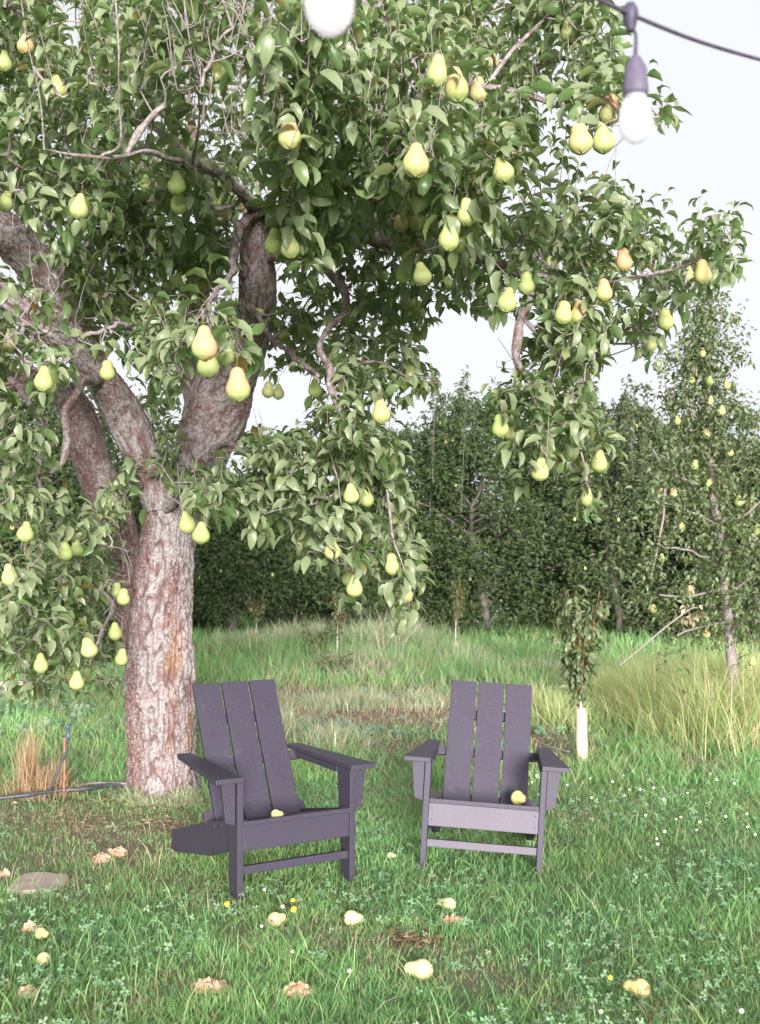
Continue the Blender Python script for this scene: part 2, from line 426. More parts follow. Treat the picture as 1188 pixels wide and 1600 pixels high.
def blades(base, h, wd, lean, az, col, droop=.5, seg=2):
    """base (n,3); returns verts, quads, tris, cols - tapering bent blades"""
    n = len(base); dx = np.cos(az); dy = np.sin(az)
    fx = -np.sin(az + rng.uniform(-1, 1, n)); fy = np.cos(az + rng.uniform(-1, 1, n))
    lv = []; ts = np.linspace(0, 1, seg + 1)
    for t in ts[:-1]:
        k = lean * (t ** 1.5); z = h * (t - droop * lean * t * t * .5)
        for s in (-1, 1):
            ww = wd * (1 - .55 * t) * s * .5
            lv.append(np.stack([base[:, 0] + dx * k * h + fx * ww, base[:, 1] + dy * k * h + fy * ww, base[:, 2] + z], 1))
    z = h * (1 - droop * lean * .5)
    lv.append(np.stack([base[:, 0] + dx * lean * h, base[:, 1] + dy * lean * h, base[:, 2] + z], 1))
    m = len(lv); V = np.stack(lv, 1).reshape(-1, 3); o = (np.arange(n) * m)[:, None]
    Q = np.concatenate([o + np.array([[2 * i, 2 * i + 1, 2 * i + 3, 2 * i + 2]]) for i in range(seg - 1)]) if seg > 1 else np.zeros((0, 4), int)
    T = o + np.array([[m - 3, m - 2, m - 1]])
    C = np.repeat(col, m, 0).reshape(n, m, 3) * np.linspace(.9, 1.1, m)[None, :, None]
    return V, Q, T, C.reshape(-1, 3)
GREENS = np.array([(.19, .41, .135), (.24, .47, .17), (.32, .52, .21), (.17, .36, .14), (.39, .52, .22)])
DRY = np.array([(.62, .50, .34), (.52, .40, .27), (.68, .58, .41), (.38, .26, .18)])
def blade_cols(x, y, n, yellow=0):
    p = noise2(x, y, .9, 21, 3); c = GREENS[rng.integers(0, len(GREENS), n)]
    c = c * (0.62 + .85 * p)[:, None] * (1 + np.array([.35, .05, -.1])[None] * (noise2(x, y, 1.7, 91, 2)[:, None] - .4)) * rng.uniform(.8, 1.2, n)[:, None]
    dd = dry(x, y) + yellow
    isd = rng.random(n) < np.clip(dd * .85 + .035, 0, .97)
    c[isd] = DRY[rng.integers(0, len(DRY), isd.sum())] * rng.uniform(.7, 1.1, isd.sum())[:, None]
    return c, dd
def scatter(n, y0, y1, power=1.0, margin=1.0):
    """ground points, denser towards the camera"""
    t = rng.random(n) ** power; y = y0 + (y1 - y0) * t
    half = .40 * y + margin
    return rng.uniform(-1, 1, n) * half, y
def grass_field(name, n, y0, y1, hmin, hmax, wd, power, lean=(.2, 1.0), yellow=0, hmul=None, seg=2, thin_dry=.65):
    x, y = scatter(n, y0, y1, power)
    c, dd = blade_cols(x, y, n, yellow)
    keep = rng.random(n) > dd * thin_dry
    # clumps
    cl = noise2(x, y, 7, 31, 2); keep &= rng.random(n) < .35 + 1.1 * cl
    x, y, c, dd, cl = x[keep], y[keep], c[keep], dd[keep], cl[keep]; n = len(x)
    h = rng.uniform(hmin, hmax, n) * (.55 + .9 * cl) * (1 - .5 * np.clip(dd, 0, 1))
    if hmul is not None: h = h * hmul(x, y)
    base = np.stack([x, y, lawn_h(x, y) - .004], 1)
    return blades(base, h, wd * rng.uniform(.6, 1.3, n) * (1 + 0 * h), rng.uniform(*lean, n), rng.uniform(0, 2 * pi, n), c, .5, seg)

def mesh_field(name, parts, mat, label=None, cat=None):
    a = Acc()
    for V, Q, T, C in parts: a.add(V, Q, T, C)
    return tag(link(name, a.mesh(name, mat, smooth=False)), label, cat, kind='stuff')
mesh_field('lawn_grass', [
    grass_field('a', 215000, 2.9, 7.6, .02, .052, .0042, 1.35),
    grass_field('a', 9000, 2.9, 7.6, .09, .16, .0045, 1.2, (.5, 1.3)),
    grass_field('b', 46000, 7.2, 12, .06, .16, .008, 1.1, (.3, 1.1)),
], M_grass, 'short green mown lawn around and in front of the two chairs', 'grass')

def meadow_h(x, y):
    px = 594 + F * x / y
    return .42 + .85 * noise2(x, y, .8, 51, 2) + .6 * np.exp(-((px - 600) / 190) ** 2) * np.exp(-((y - 16) / 3) ** 2)
mesh_field('meadow_grass', [
    grass_field('c', 48000, 11, 18, .12, .34, .013, 1.0, (.2, .9), .03, meadow_h),
    grass_field('d', 36000, 17, 34, .15, .42, .022, 1.2, (.2, .8), .0, meadow_h),
], M_grass, 'taller unmown grass behind the chairs reaching to the orchard trees', 'grass')

# clover and broadleaf ground cover
def clover_field(n, y0, y1, power, size, cc):
    x, y = scatter(n, y0, y1, power); k = noise2(x, y, 2.3, 61, 3)
    keep = (k > .50 + rng.uniform(-.07, .07, n)) & (rng.random(n) > dry(x, y) * .6); x, y = x[keep], y[keep]; n = len(x)
    z = lawn_h(x, y) + rng.uniform(.015, .06, n); s = size * rng.uniform(.6, 1.4, n); a0 = rng.uniform(0, 2 * pi, n)
    c = np.array(cc)[rng.integers(0, len(cc), n)] * rng.uniform(.75, 1.2, n)[:, None]
    tx, ty = rng.uniform(-.5, .5, n), rng.uniform(-.9, .2, n); acc = Acc()
    for k in range(3):
        a = a0 + k * 2 * pi / 3; Vv = []
        for (r, t, up) in ((0, 0, 0), (.6, -.62, .2), (1.05, -.32, .15), (.9, 0, .05), (1.05, .32, .15), (.6, .62, .2)):
            ax = np.cos(a + t) * r * s; ay = np.sin(a + t) * r * s
            Vv.append(np.stack([x + ax, y + ay, z + up * s * .6 + tx * ax + ty * -ay * -1 * -1], 1))
        V = np.stack(Vv, 1).reshape(-1, 3); o = (np.arange(n) * 6)[:, None]
        acc.add(V, np.concatenate([o + np.array([[0, 1, 2, 3]]), o + np.array([[0, 3, 4, 5]])]), None, np.repeat(c, 6, 0))
    return acc
CL = [(.20, .36, .18), (.26, .43, .23), (.16, .31, .15), (.32, .46, .28)]
a = clover_field(15000, 2.9, 9, 1.25, .0115, CL)
tag(link('clover', a.mesh('clover', M_clover, smooth=False)), 'low clover leaves mixed through the lawn', 'clover', kind='stuff')
a = clover_field(9000, 9, 26, 1.1, .045, [(.24, .36, .23), (.32, .43, .29), (.17, .28, .17)])
tag(link('broadleaf_weeds', a.mesh('broadleaf_weeds', M_clover, smooth=False)), 'low pale broadleaf weeds spread through the far grass', 'weeds', kind='stuff')

# dead leaves and straw litter round the trunk
def litter():
    acc = Acc()
    for (px, py, rx, ry, n) in [(180, 1275, 190, 45, 750), (590, 1185, 90, 22, 350), (860, 1170, 50, 24, 350), (640, 1472, 40, 10, 120), (560, 1110, 220, 18, 1300), (1080, 1195, 40, 12, 120)]:
        p = np.array([G(px + rng.normal() * rx * .6, py + rng.normal() * ry * .6) for _ in range(n)])
        az = rng.uniform(0, 2 * pi, n); l = rng.uniform(.01, .05, n); wd = rng.uniform(.003, .012, n)
        z = lawn_h(p[:, 0], p[:, 1]) + rng.uniform(.004, .035, n)
        c, s = np.cos(az), np.sin(az); V = []
        for u, v, dz in ((-1, 0, 0), (0, -1, .25), (1, 0, 0), (0, 1, .2)):
            V.append(np.stack([p[:, 0] + c * u * l * .5 - s * v * wd, p[:, 1] + s * u * l * .5 + c * v * wd, z + dz * l * rng.uniform(0, 1, n)], 1))
        V = np.stack(V, 1).reshape(-1, 3)
        cc = np.array([(.33, .20, .11), (.50, .33, .20), (.18, .09, .06), (.56, .44, .30)])[rng.integers(0, 4, n)]
        acc.add(V, (np.arange(n) * 4)[:, None] + np.array([[0, 1, 2, 3]]), None, np.repeat(cc, 4, 0))
    tag(link('leaf_litter', acc.mesh('leaf_litter', M_clover, smooth=False)), 'dry brown leaf and straw litter on the bare patches', 'litter', kind='stuff')
litter()

# ------------------------------------------------------------------ main pear tree
LIMBS = {  # pixel x, pixel y, distance, width in pixels
 'trunk': [(256, 1262, 7.0, 128), (254, 1225, 7.0, 108), (251, 1170, 7.0, 104), (250, 1100, 7.0, 110), (248, 1040, 7.0, 104), (250, 960, 7.0, 97), (255, 900, 7.0, 90), (262, 850, 7.0, 84), (262, 805, 7.0, 80), (252, 765, 6.95, 66)],
 'B': [(256, 790, 6.95, 66), (238, 735, 6.9, 60), (214, 690, 6.8, 62), (192, 645, 6.7, 64), (163, 598, 6.5, 54), (120, 548, 6.3, 46), (60, 505, 6.1, 46), (0, 460, 5.9, 46), (-90, 400, 5.6, 40)],
 'D': [(272, 830, 7.0, 60), (295, 770, 7.03, 70), (315, 710, 7.03, 84), (335, 655, 7.0, 100), (348, 605, 6.9, 98), (378, 550, 6.7, 74), (400, 490, 6.45, 62), (402, 430, 6.2, 60), (400, 370, 6.0, 48), (402, 318, 5.9, 42)],
 'D1': [(318, 640, 7.0, 52), (305, 590, 6.95, 50), (300, 530, 6.9, 42), (312, 450, 6.8, 36), (330, 380, 6.6, 30), (330, 300, 6.3, 22), (300, 200, 6.0, 15), (290, 90, 5.8, 8)],
 'C': [(236, 1080, 7.15, 60), (222, 1000, 7.25, 62), (207, 930, 7.35, 60), (196, 870, 7.4, 56), (176, 800, 7.5, 60), (150, 740, 7.6, 58), (132, 685, 7.6, 60), (115, 635, 7.6, 52), (80, 600, 7.5, 38), (20, 594, 7.3, 34), (-80, 600, 7.0, 30)],
 'E': [(150, 568, 6.4, 36), (115, 500, 6.2, 50), (75, 435, 6.0, 62), (25, 378, 5.8, 66), (-40, 325, 5.6, 60), (-120, 250, 5.4, 45)],
 'I': [(400, 345, 5.95, 36), (470, 335, 5.8, 34), (540, 350, 5.7, 32), (590, 371, 5.6, 32), (660, 382, 5.5, 26), (740, 400, 5.3, 20), (830, 430, 5.05, 15), (900, 440, 4.95, 11), (1000, 432, 4.85, 7), (1080, 412, 4.75, 4), (1120, 390, 4.6, 3)],
 'Hh': [(828, 430, 5.05, 14), (825, 475, 4.9, 14), (811, 515, 4.8, 17), (806, 553, 4.8, 13), (826, 600, 4.8, 7), (842, 660, 4.6, 5), (846, 700, 4.35, 3)],
 'H2': [(818, 500, 4.82, 10), (850, 530, 4.8, 7), (882, 570, 4.8, 8), (892, 620, 4.8, 5), (908, 690, 4.7, 4), (917, 750, 4.6, 2.5)],
 'U': [(560, 355, 5.45, 28), (595, 270, 5.1, 26), (640, 180, 4.7, 26), (655, 120, 4.5, 24), (625, 60, 4.5, 26), (585, 15, 4.6, 32), (540, -60, 4.8, 30)],
 'U2': [(648, 150, 4.6, 18), (700, 125, 4.5, 13), (760, 135, 4.4, 12), (830, 145, 4.3, 9), (890, 165, 4.2, 8), (960, 200, 4.2, 4)],
 'U3': [(760, 135, 4.4, 8), (800, 80, 4.4, 7), (850, 30, 4.4, 5), (890, -20, 4.4, 4)],
 'Nn': [(402, 330, 5.85, 22), (360, 285, 5.0, 16), (300, 258, 4.2, 11), (235, 238, 3.7, 8), (160, 243, 3.5, 5), (70, 236, 3.6, 3)],
 'stub': [(200, 236, 3.62, 9), (216, 212, 3.6, 12), (236, 190, 3.58, 11), (258, 168, 3.55, 8)],
 'Nr': [(300, 258, 4.2, 8), (312, 180, 3.6, 3.5), (300, 90, 3.3, 2.5), (285, -20, 3.2, 3)],
 'Ns': [(160, 243, 3.5, 5), (188, 225, 3.45, 5), (186, 150, 3.35, 3.2), (185, 60, 3.3, 2.6), (178, -30, 3.3, 3)],
 'Nt': [(70, 236, 3.6, 4), (62, 150, 4.0, 2.6), (42, 60, 4.5, 2.2), (30, -30, 4.8, 3)],
 'Nu': [(452, 262, 4.2, 7), (425, 160, 3.5, 3.5), (402, 60, 3.2, 2.6), (395, -30, 3.1, 3)],
 'Np': [(412, 322, 5.8, 16), (432, 300, 4.9, 12), (452, 262, 4.2, 9), (478, 215, 3.8, 7), (500, 150, 3.6, 5), (520, 60, 3.5, 3)],
 'Nq': [(470, 335, 5.6, 16), (520, 250, 4.6, 12), (590, 190, 4.1, 10), (640, 210, 3.8, 7), (660, 230, 3.4, 4)],
 'Fc': [(408, 325, 5.85, 15), (384, 344, 5.6, 15), (369, 385, 5.2, 14), (362, 425, 4.7, 12), (340, 455, 4.2, 9), (326, 488, 3.6, 6), (320, 505, 3.2, 4)],
 'Gg': [(420, 405, 6.05, 15), (452, 404, 5.9, 14), (484, 407, 5.8, 15), (515, 430, 5.6, 16), (539, 460, 5.5, 14), (537, 490, 5.4, 12), (512, 514, 5.3, 10), (500, 545, 5.2, 9), (518, 572, 5.1, 12), (522, 612, 5.05, 12), (545, 660, 5.1, 10), (575, 703, 5.1, 9), (600, 745, 5.1, 7), (608, 790, 5.0, 5), (615, 840, 4.95, 3.5), (634, 905, 4.85, 2.5)],
 'G2': [(385, 470, 6.4, 16), (405, 500, 6.1, 9), (430, 535, 5.9, 9), (465, 560, 5.6, 9), (500, 590, 5.3, 7)],
 'G3': [(522, 600, 5.08, 8), (545, 575, 5.15, 6), (590, 565, 5.2, 4), (640, 590, 5.1, 3), (690, 600, 4.9, 2)],
 'Kk': [(318, 725, 6.8, 22), (345, 695, 6.4, 11), (385, 705, 5.9, 10), (440, 725, 5.5, 10), (480, 775, 5.2, 9), (515, 825, 5.1, 8), (540, 880, 5, 5), (556, 900, 4.9, 3)],
 'Kv': [(262, 790, 6.8, 18), (290, 765, 6.5, 9), (300, 790, 6.0, 6), (304, 806, 5.2, 4)],
 'Ll': [(152, 590, 6.35, 18), (124, 603, 6.05, 14), (104, 640, 5.95, 13), (103, 690, 5.9, 12), (100, 722, 5.9, 11), (80, 742, 5.9, 6)],
 'L2': [(20, 594, 7.2, 14), (55, 640, 6.6, 8), (85, 690, 6.4, 8), (66, 710, 6.2, 10), (60, 745, 6.1, 9), (72, 790, 6.0, 7), (45, 820, 5.7, 6), (40, 870, 5.5, 4)],
 'Mm': [(200, 862, 7.2, 10), (170, 885, 6.7, 8), (137, 902, 6.2, 9), (95, 930, 5.9, 9), (67, 963, 5.6, 7), (50, 1000, 5.4, 3)],
 'M2': [(137, 902, 6.2, 8), (160, 925, 5.9, 7), (178, 948, 5.6, 7), (160, 985, 5.2, 5), (140, 1040, 5.0, 3)],
}
base = np.array([P(253, 1235, 7.0)[0], 7.0, 0.0])
tree = thing('pear_tree', base, 'huge old pear tree laden with ripe pears, its thick scaly trunk behind the left chair', 'tree')
limb_nodes = []
def bark_tube(name, pts, parent, off, k, step, amp, plate, trunk=False):
    W = np.array([[*P(a, b, Y), w_ * Y / F / 2] for a, b, Y, w_ in pts])
    path = resample(catmull(W, 12), step)
    if not trunk and k < 40 and pts[0][3] > 8.5:               # gnarl
        L = np.linalg.norm(np.diff(path[:, :3], axis=0), axis=1).sum()
        q = path[:, :3] * 7; path[:, 0] += (noise(q, 3) - .5) * .035; path[:, 2] += (noise(q, 4) - .5) * .035
        path[:, 3] *= 1 + .45 * (noise(path[:, :3] * 22, 5) - .5)
    limb_nodes.append(resample(path, .05))
    T, Nn, B = frames(path); n = len(path)
    a = np.linspace(0, 2 * pi, k, endpoint=False)
    D = np.cos(a)[None, :, None] * Nn[:, None] + np.sin(a)[None, :, None] * B[:, None]
    R = path[:, 3][:, None]
    s = np.cumsum(np.r_[0, np.linalg.norm(np.diff(path[:, :3], axis=0), axis=1)])[:, None] + 0 * a[None]
    nrm = np.stack([D[..., 0] * R * plate, D[..., 1] * R * plate, D[..., 2] * R * plate + 0 * s], -1)
    # bark coordinates: round the stem and (stretched) along it
    q = np.stack([np.cos(a)[None] * R * plate, np.sin(a)[None] * R * plate, s * plate * .30], -1)
    wob = q + .6 * fbm(q * .8, 9, 2)[..., None]
    r1 = 1 - np.abs(2 * noise(wob, 1) - 1); r2 = 1 - np.abs(2 * noise(wob * 1.9 + 7, 2) - 1)
    crev = np.clip((np.maximum(r1, r2 * .93) - .80) / .2, 0, 1)
    lump = fbm(np.stack([D[..., 0] * R * 9, D[..., 1] * R * 9, s * 4], -1), 4, 3) - .5
    fine = fbm(q * 3.3, 6, 2) - .5
    bulge = 1 + .22 * lump
    if trunk:
        bulge = bulge + .10 * np.cos(a * 5 + 1)[None] * np.exp(-(s / .25)) + .05 * np.cos(a * 3)[None]
    rr = R * bulge + amp * (fine * .9 + .35 * lump) - amp * 1.0 * crev
    V = path[:, None, :3] + D * rr[..., None]
    i = np.arange(n - 1)[:, None]; j = np.arange(k)[None]
    Q = np.stack([i * k + j, i * k + (j + 1) % k, (i + 1) * k + (j + 1) % k, (i + 1) * k + j], -1).reshape(-1, 4)
    Vf = np.vstack([V.reshape(-1, 3), path[-1, :3] + T[-1] * path[-1, 3] * .3])
    jj = np.arange(k); Tt = np.stack([np.full(k, n * k), (n - 1) * k + jj, (n - 1) * k + (jj + 1) % k], 1)
    u, v = proj(V); q3 = V
    ns = fbm(q3 * np.array([7, 7, 3.0]), 14, 3)
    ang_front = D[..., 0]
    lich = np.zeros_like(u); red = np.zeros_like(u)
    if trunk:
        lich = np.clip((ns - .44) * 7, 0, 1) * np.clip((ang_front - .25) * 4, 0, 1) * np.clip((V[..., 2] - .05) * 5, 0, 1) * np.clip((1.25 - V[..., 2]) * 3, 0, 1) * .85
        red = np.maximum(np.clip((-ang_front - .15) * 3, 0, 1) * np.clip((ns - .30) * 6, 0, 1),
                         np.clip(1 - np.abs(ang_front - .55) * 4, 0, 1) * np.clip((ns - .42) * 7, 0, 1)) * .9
    else:
        red = np.clip((ns - .50) * 6, 0, 1) * .7
        if name == 'C': red = np.clip((ns - .30) * 5, 0, 1) * .9
    ex = [0.0]
    me = mesh_np('trunk' if trunk else 'limb', Vf - np.asarray(off), [Q, Tt], M_bark, True, None, None,
                 {'cav': np.r_[crev.ravel() * .92, ex], 'lichen': np.r_[lich.ravel(), ex], 'redden': np.r_[red.ravel(), ex]})
    return link('trunk' if trunk else 'limb', me, parent)
for kname, pts in LIMBS.items():
    wmax = max(p[3] for p in pts)
    if kname == 'trunk': bark_tube(kname, pts, tree, base, 210, .0068, .023, 30, True)
    elif wmax > 40: bark_tube(kname, pts, tree, base, 92, .011, .012, 34)
    elif wmax > 25: bark_tube(kname, pts, tree, base, 48, .014, .007, 40)
    else: bark_tube(kname, pts, tree, base, 14, .02, .002, 60)

PEARS = [  # x, y, width px, blush 0..2
 (453,215,37,1),(683,118,36,0),(714,140,38,1),(748,145,28,1),(662,92,28,0),(650,257,42,1),(629,294,28,0),(627,350,25,1),(650,348,25,1),(730,337,32,0),(701,375,34,0),(714,380,30,0),
 (631,430,26,0),(660,432,30,0),(640,474,21,0),(654,489,21,0),(787,270,34,0),(907,223,38,1),(943,222,35,0),(953,178,34,2),(890,52,28,0),(822,447,26,0),(792,473,30,0),(754,460,20,0),
 (860,410,17,0),(880,493,28,0),(903,493,27,1),(944,458,27,2),(975,410,26,2),(1075,432,20,0),(1098,430,28,1),(1040,503,25,0),(1017,540,19,0),(879,555,25,0),(782,670,27,0),(798,675,26,0),
 (844,738,28,0),(936,725,26,0),(917,780,23,0),(596,648,30,1),(124,328,30,0),(90,140,28,1),(40,72,26,2),(7,100,24,0),(24,97,20,0),(8,318,24,0),(276,290,28,0),(280,320,27,0),(229,290,20,0),
 (320,543,40,2),(326,573,35,0),(350,556,32,0),(372,608,40,2),(168,583,25,0),(69,597,29,0),(80,605,21,0),(293,820,26,0),(314,837,28,0),(427,382,29,0),(454,388,30,0),(419,612,20,0),(435,615,19,0),
 (493,610,22,0),(444,523,18,0),(465,527,17,0),(404,488,19,0),(145,413,20,0),(278,440,22,0),(315,445,20,0),(342,320,22,0),(520,862,26,0),(549,775,26,0),(573,780,24,0),(614,815,20,0),(613,886,25,0),
 (634,930,25,1),(554,920,27,0),(545,905,22,0),(40,835,27,0),(16,903,25,0),(102,865,24,0),(121,860,22,0),(182,925,19,0),(193,936,21,0),(180,990,21,0),(140,1016,26,0),(64,1040,23,0),(120,1067,23,0),
 (108,1060,16,0),(190,1030,22,0),(12,540,24,0),(675,385,18,1),(770,100,20,1),(700,445,20,0),(598,430,18,0)]
pd = np.array([(x, y, min(6.3, .073 * F / w_)) for x, y, w_, b in PEARS] + [(300,100,3.2),(450,60,3.2),(560,150,3.6),(600,40,4.4),(100,40,4.9),(20,200,5),(90,300,5.2),(200,200,3.8),(560,460,5.4),(420,700,5.2),(560,620,4.9),
   (1150,370,4.3),(900,350,4.7),(850,640,4.5),(90,430,4.9),(240,640,6.4),(250,740,6.2),(480,720,5.1),(200,130,3.6),(380,200,3.5),(150,300,5.0),(200,400,5.4),(200,480,5.6),(850,250,4.7),(930,300,4.7),(180,800,6.3),(170,750,6.4),(40,500,4.9),(380,100,3.2),(400,30,3.1),(300,30,3.4)])
def depth(u, v):
    d2 = (pd[:, 0][None] - np.asarray(u)[:, None]) ** 2 + (pd[:, 1][None] - np.asarray(v)[:, None]) ** 2 + 900
    w_ = d2 ** -1.8; return (w_ * pd[:, 2][None]).sum(1) / w_.sum(1)
ROWS = {0: [(-120,85,8),(85,135,1.5),(135,560,9),(560,700,6),(700,930,6),(930,975,3)],
 40: [(-120,85,6),(85,135,1.2),(135,640,9),(640,780,7),(780,940,5)],
 80: [(-120,60,6),(60,130,4),(130,820,9),(820,960,5)],
 120: [(-120,810,8),(810,965,5),(965,1010,2)],
 160: [(-120,60,6),(60,820,8),(820,860,1.5),(880,1000,4),(1000,1035,3)],
 200: [(-120,40,6),(40,825,8),(840,870,1.2),(900,950,1)],
 240: [(-120,810,8),(850,870,1),(925,950,1)],
 280: [(-120,785,9),(825,950,2.5)],
 320: [(-60,60,2),(60,380,8),(440,770,8),(820,1000,4.5)],
 360: [(60,370,8),(440,740,8),(740,790,3),(790,1030,8),(1085,1145,4.5)],
 400: [(60,370,7),(440,500,3),(500,740,7),(740,1050,8),(1050,1155,7)],
 440: [(-60,60,5),(60,330,7),(430,560,3),(560,640,6.5),(640,700,4),(700,800,5),(800,1000,8),(1000,1075,6)],
 480: [(-60,330,7),(330,400,4),(430,560,6),(560,630,5),(640,665,1),(835,1010,7),(1010,1045,3)],
 520: [(-60,120,7),(120,330,5),(330,400,5),(430,650,6),(780,800,1.5),(830,945,7),(990,1030,5)],
 560: [(-60,110,5),(190,290,3),(440,500,1.5),(500,665,7),(775,925,6),(1005,1020,1.5)],
 600: [(-60,100,2),(210,290,3.5),(485,500,2),(505,690,5),(770,920,8)],
 640: [(-60,95,2.2),(210,290,3),(390,480,1.5),(480,600,6),(795,925,8)],
 680: [(-60,90,2.2),(230,360,4),(375,615,8),(805,950,7)],
 720: [(-60,90,2.2),(150,220,2),(195,360,5),(370,620,8),(805,870,3.5),(898,955,5)],
 760: [(-60,120,2.6),(160,210,4),(205,330,6),(330,635,8),(895,935,3.5)],
 800: [(-60,120,3),(130,215,5),(390,500,5),(500,645,8)],
 840: [(-60,60,3),(60,215,5),(450,520,3.5),(500,655,7)],
 880: [(20,215,6.5),(500,560,3.5),(560,655,7)],
 920: [(-60,210,5.5),(525,585,5),(605,650,5)],
 960: [(-60,200,5.5)], 1000: [(-40,195,5)], 1040: [(20,185,4)], 1080: [(45,60,.8),(95,145,1.5)]}
CLEAR = [(395,340,22),(402,400,30),(400,440,32),(395,465,28),(318,610,30),(330,650,38),(370,640,30),(300,650,20),(200,660,34),(180,620,28),(215,690,26),(150,590,16),(120,660,24),(130,700,24),(150,740,22),(110,620,20),
 (30,375,26),(75,430,22),(10,350,20),(120,545,18),(80,520,16),(245,780,20),(262,870,46),(250,950,52),(250,1030,56),(240,770,14),(30,595,14),(538,460,12),(515,430,12),(484,407,10),(508,514,9),(365,400,10),(362,430,9),(345,455,8),(808,520,12),(806,550,9),
 (105,640,8),(103,690,8),(521,600,8),(100,720,8),(590,371,14),(650,140,13),(228,200,12),(250,175,9),(225,790,10)]
CLEAR = np.array(CLEAR + [(250,900,46),(250,990,50),(250,1080,50),(250,1140,48),(85,440,20),(210,640,22),(160,600,20),(350,590,30),(380,520,20),(330,690,24),(300,700,16),(400,360,18)], float)
SKY = [(112,20,20),(112,55,18),(440,625,40),(470,590,18),(395,650,12),(700,540,40),(740,560,60),(700,640,40),(660,690,25),(965,600,40),(970,540,20),(985,240,50),(800,300,12),(450,450,16),(474,470,16),(445,495,10),(560,402,12),(610,405,16),(585,445,8)]
def gen_main():
    cu, cv, cY, kind = [], [], [], []
    for y0, sp in ROWS.items():
        for x0, x1, dn in sp:
            area = (x1 - x0) * 40 / 1600.
            Yc = depth(np.array([(x0 + x1) / 2.]), np.array([y0 + 20.]))[0]
            n = rng.poisson(area * dn * (.92 if y0 < 240 and x0 < 560 else .72) * (Yc / 4.2) ** 1.7)
            if n == 0: continue
            u = rng.uniform(x0, x1, n); v = rng.uniform(y0, y0 + 40, n)
            d = depth(u, v); d = d * rng.uniform(.95, 1.12, n)
            back = rng.random(n) < .22; d = np.where(back, d * rng.uniform(1.12, 1.35, n), d)
            cu += list(u); cv += list(v); cY += list(d)
    # the part of the crown above the frame and the far side behind the limbs
    for (x0, x1, y0, y1, n, ya, yb) in [(-120, 800, -200, -5, 190, 5.6, 8.0), (0, 380, 240, 600, 260, 6.8, 8.6), (430, 640, 380, 560, 12, 5.6, 7.2), (0, 700, 0, 300, 300, 5.6, 7.8), (430, 780, 260, 400, 45, 5.4, 7)]:
        cu += list(rng.uniform(x0, x1, n)); cv += list(rng.uniform(y0, y1, n)); cY += list(rng.uniform(ya, yb, n))
    cu, cv, cY = map(np.array, (cu, cv, cY))
    C = np.stack([(cu - 594) * cY / F, cY, H - (cv - HOR) * cY / F], 1)
    return C, cu, cv
C, cu, cv = gen_main()
pear_pos = np.array([P(x, y, min(6.3, .073 * F / w_)) for x, y, w_, b in PEARS])
pear_top = pear_pos + np.array([0.006, 0.003, .100])
allc = np.vstack([C, pear_top]); npear = len(pear_top)
# grow a twig network: attach every cluster to the nearest existing node
nodes = np.vstack([l[:, :3] for l in limb_nodes]); n0 = len(nodes); nrad = np.concatenate([l[:, 3] for l in limb_nodes])
D = np.full(len(allc), 1e9); par = np.zeros(len(allc), int)
for i in range(0, n0, 200):
    dd = np.linalg.norm(allc[:, None] - nodes[None, i:i + 200], axis=2); m = dd.argmin(1); mv = dd[np.arange(len(allc)), m]
    b = mv < D; D[b] = mv[b]; par[b] = m[b] + i
done = np.zeros(len(allc), bool); order = []; cost = D.copy(); plen = np.zeros(len(allc)); parent = par.copy(); start = nodes[par]
Dm = D.copy()
isp = np.zeros(len(allc), bool); isp[-npear:] = True
for _ in range(len(allc)):
    k = np.argmin(np.where(done, 1e9, cost)); done[k] = True; order.append(k); plen[k] = Dm[k]
    if isp[k]: continue
    d = np.linalg.norm(allc - allc[k], axis=1); cst = d + .25 * cost[k]
    b = (~done) & (cst < cost) & (d > 1e-6)
    cost[b] = cst[b]; Dm[b] = d[b]; parent[b] = n0 + k; start[b] = allc[k]
load = np.ones(len(allc))
for k in reversed(order):
    if parent[k] >= n0: load[parent[k] - n0] += load[k]
tw = Acc()
for k in range(len(allc)):
    a_, b_ = start[k], allc[k]; L = np.linalg.norm(b_ - a_)
    r0 = .0016 * load[k] ** .42; r0 = min(r0, .012); r1 = max(.0013, r0 * .75)
    mid = (a_ + b_) / 2 + rng.normal(0, .10, 3) * L + np.array([0, 0, -.06 * L])
    m1 = a_ * .7 + mid * .35 - a_ * .05 + rng.normal(0, .03, 3) * L
    pth = catmull([(*a_, r0), (*mid, (r0 + r1) / 2), (*b_, r1)], 2)
    V, Q, T = tube(pth, 4 if r0 < .003 else 6, False); tw.add(V, Q, T)
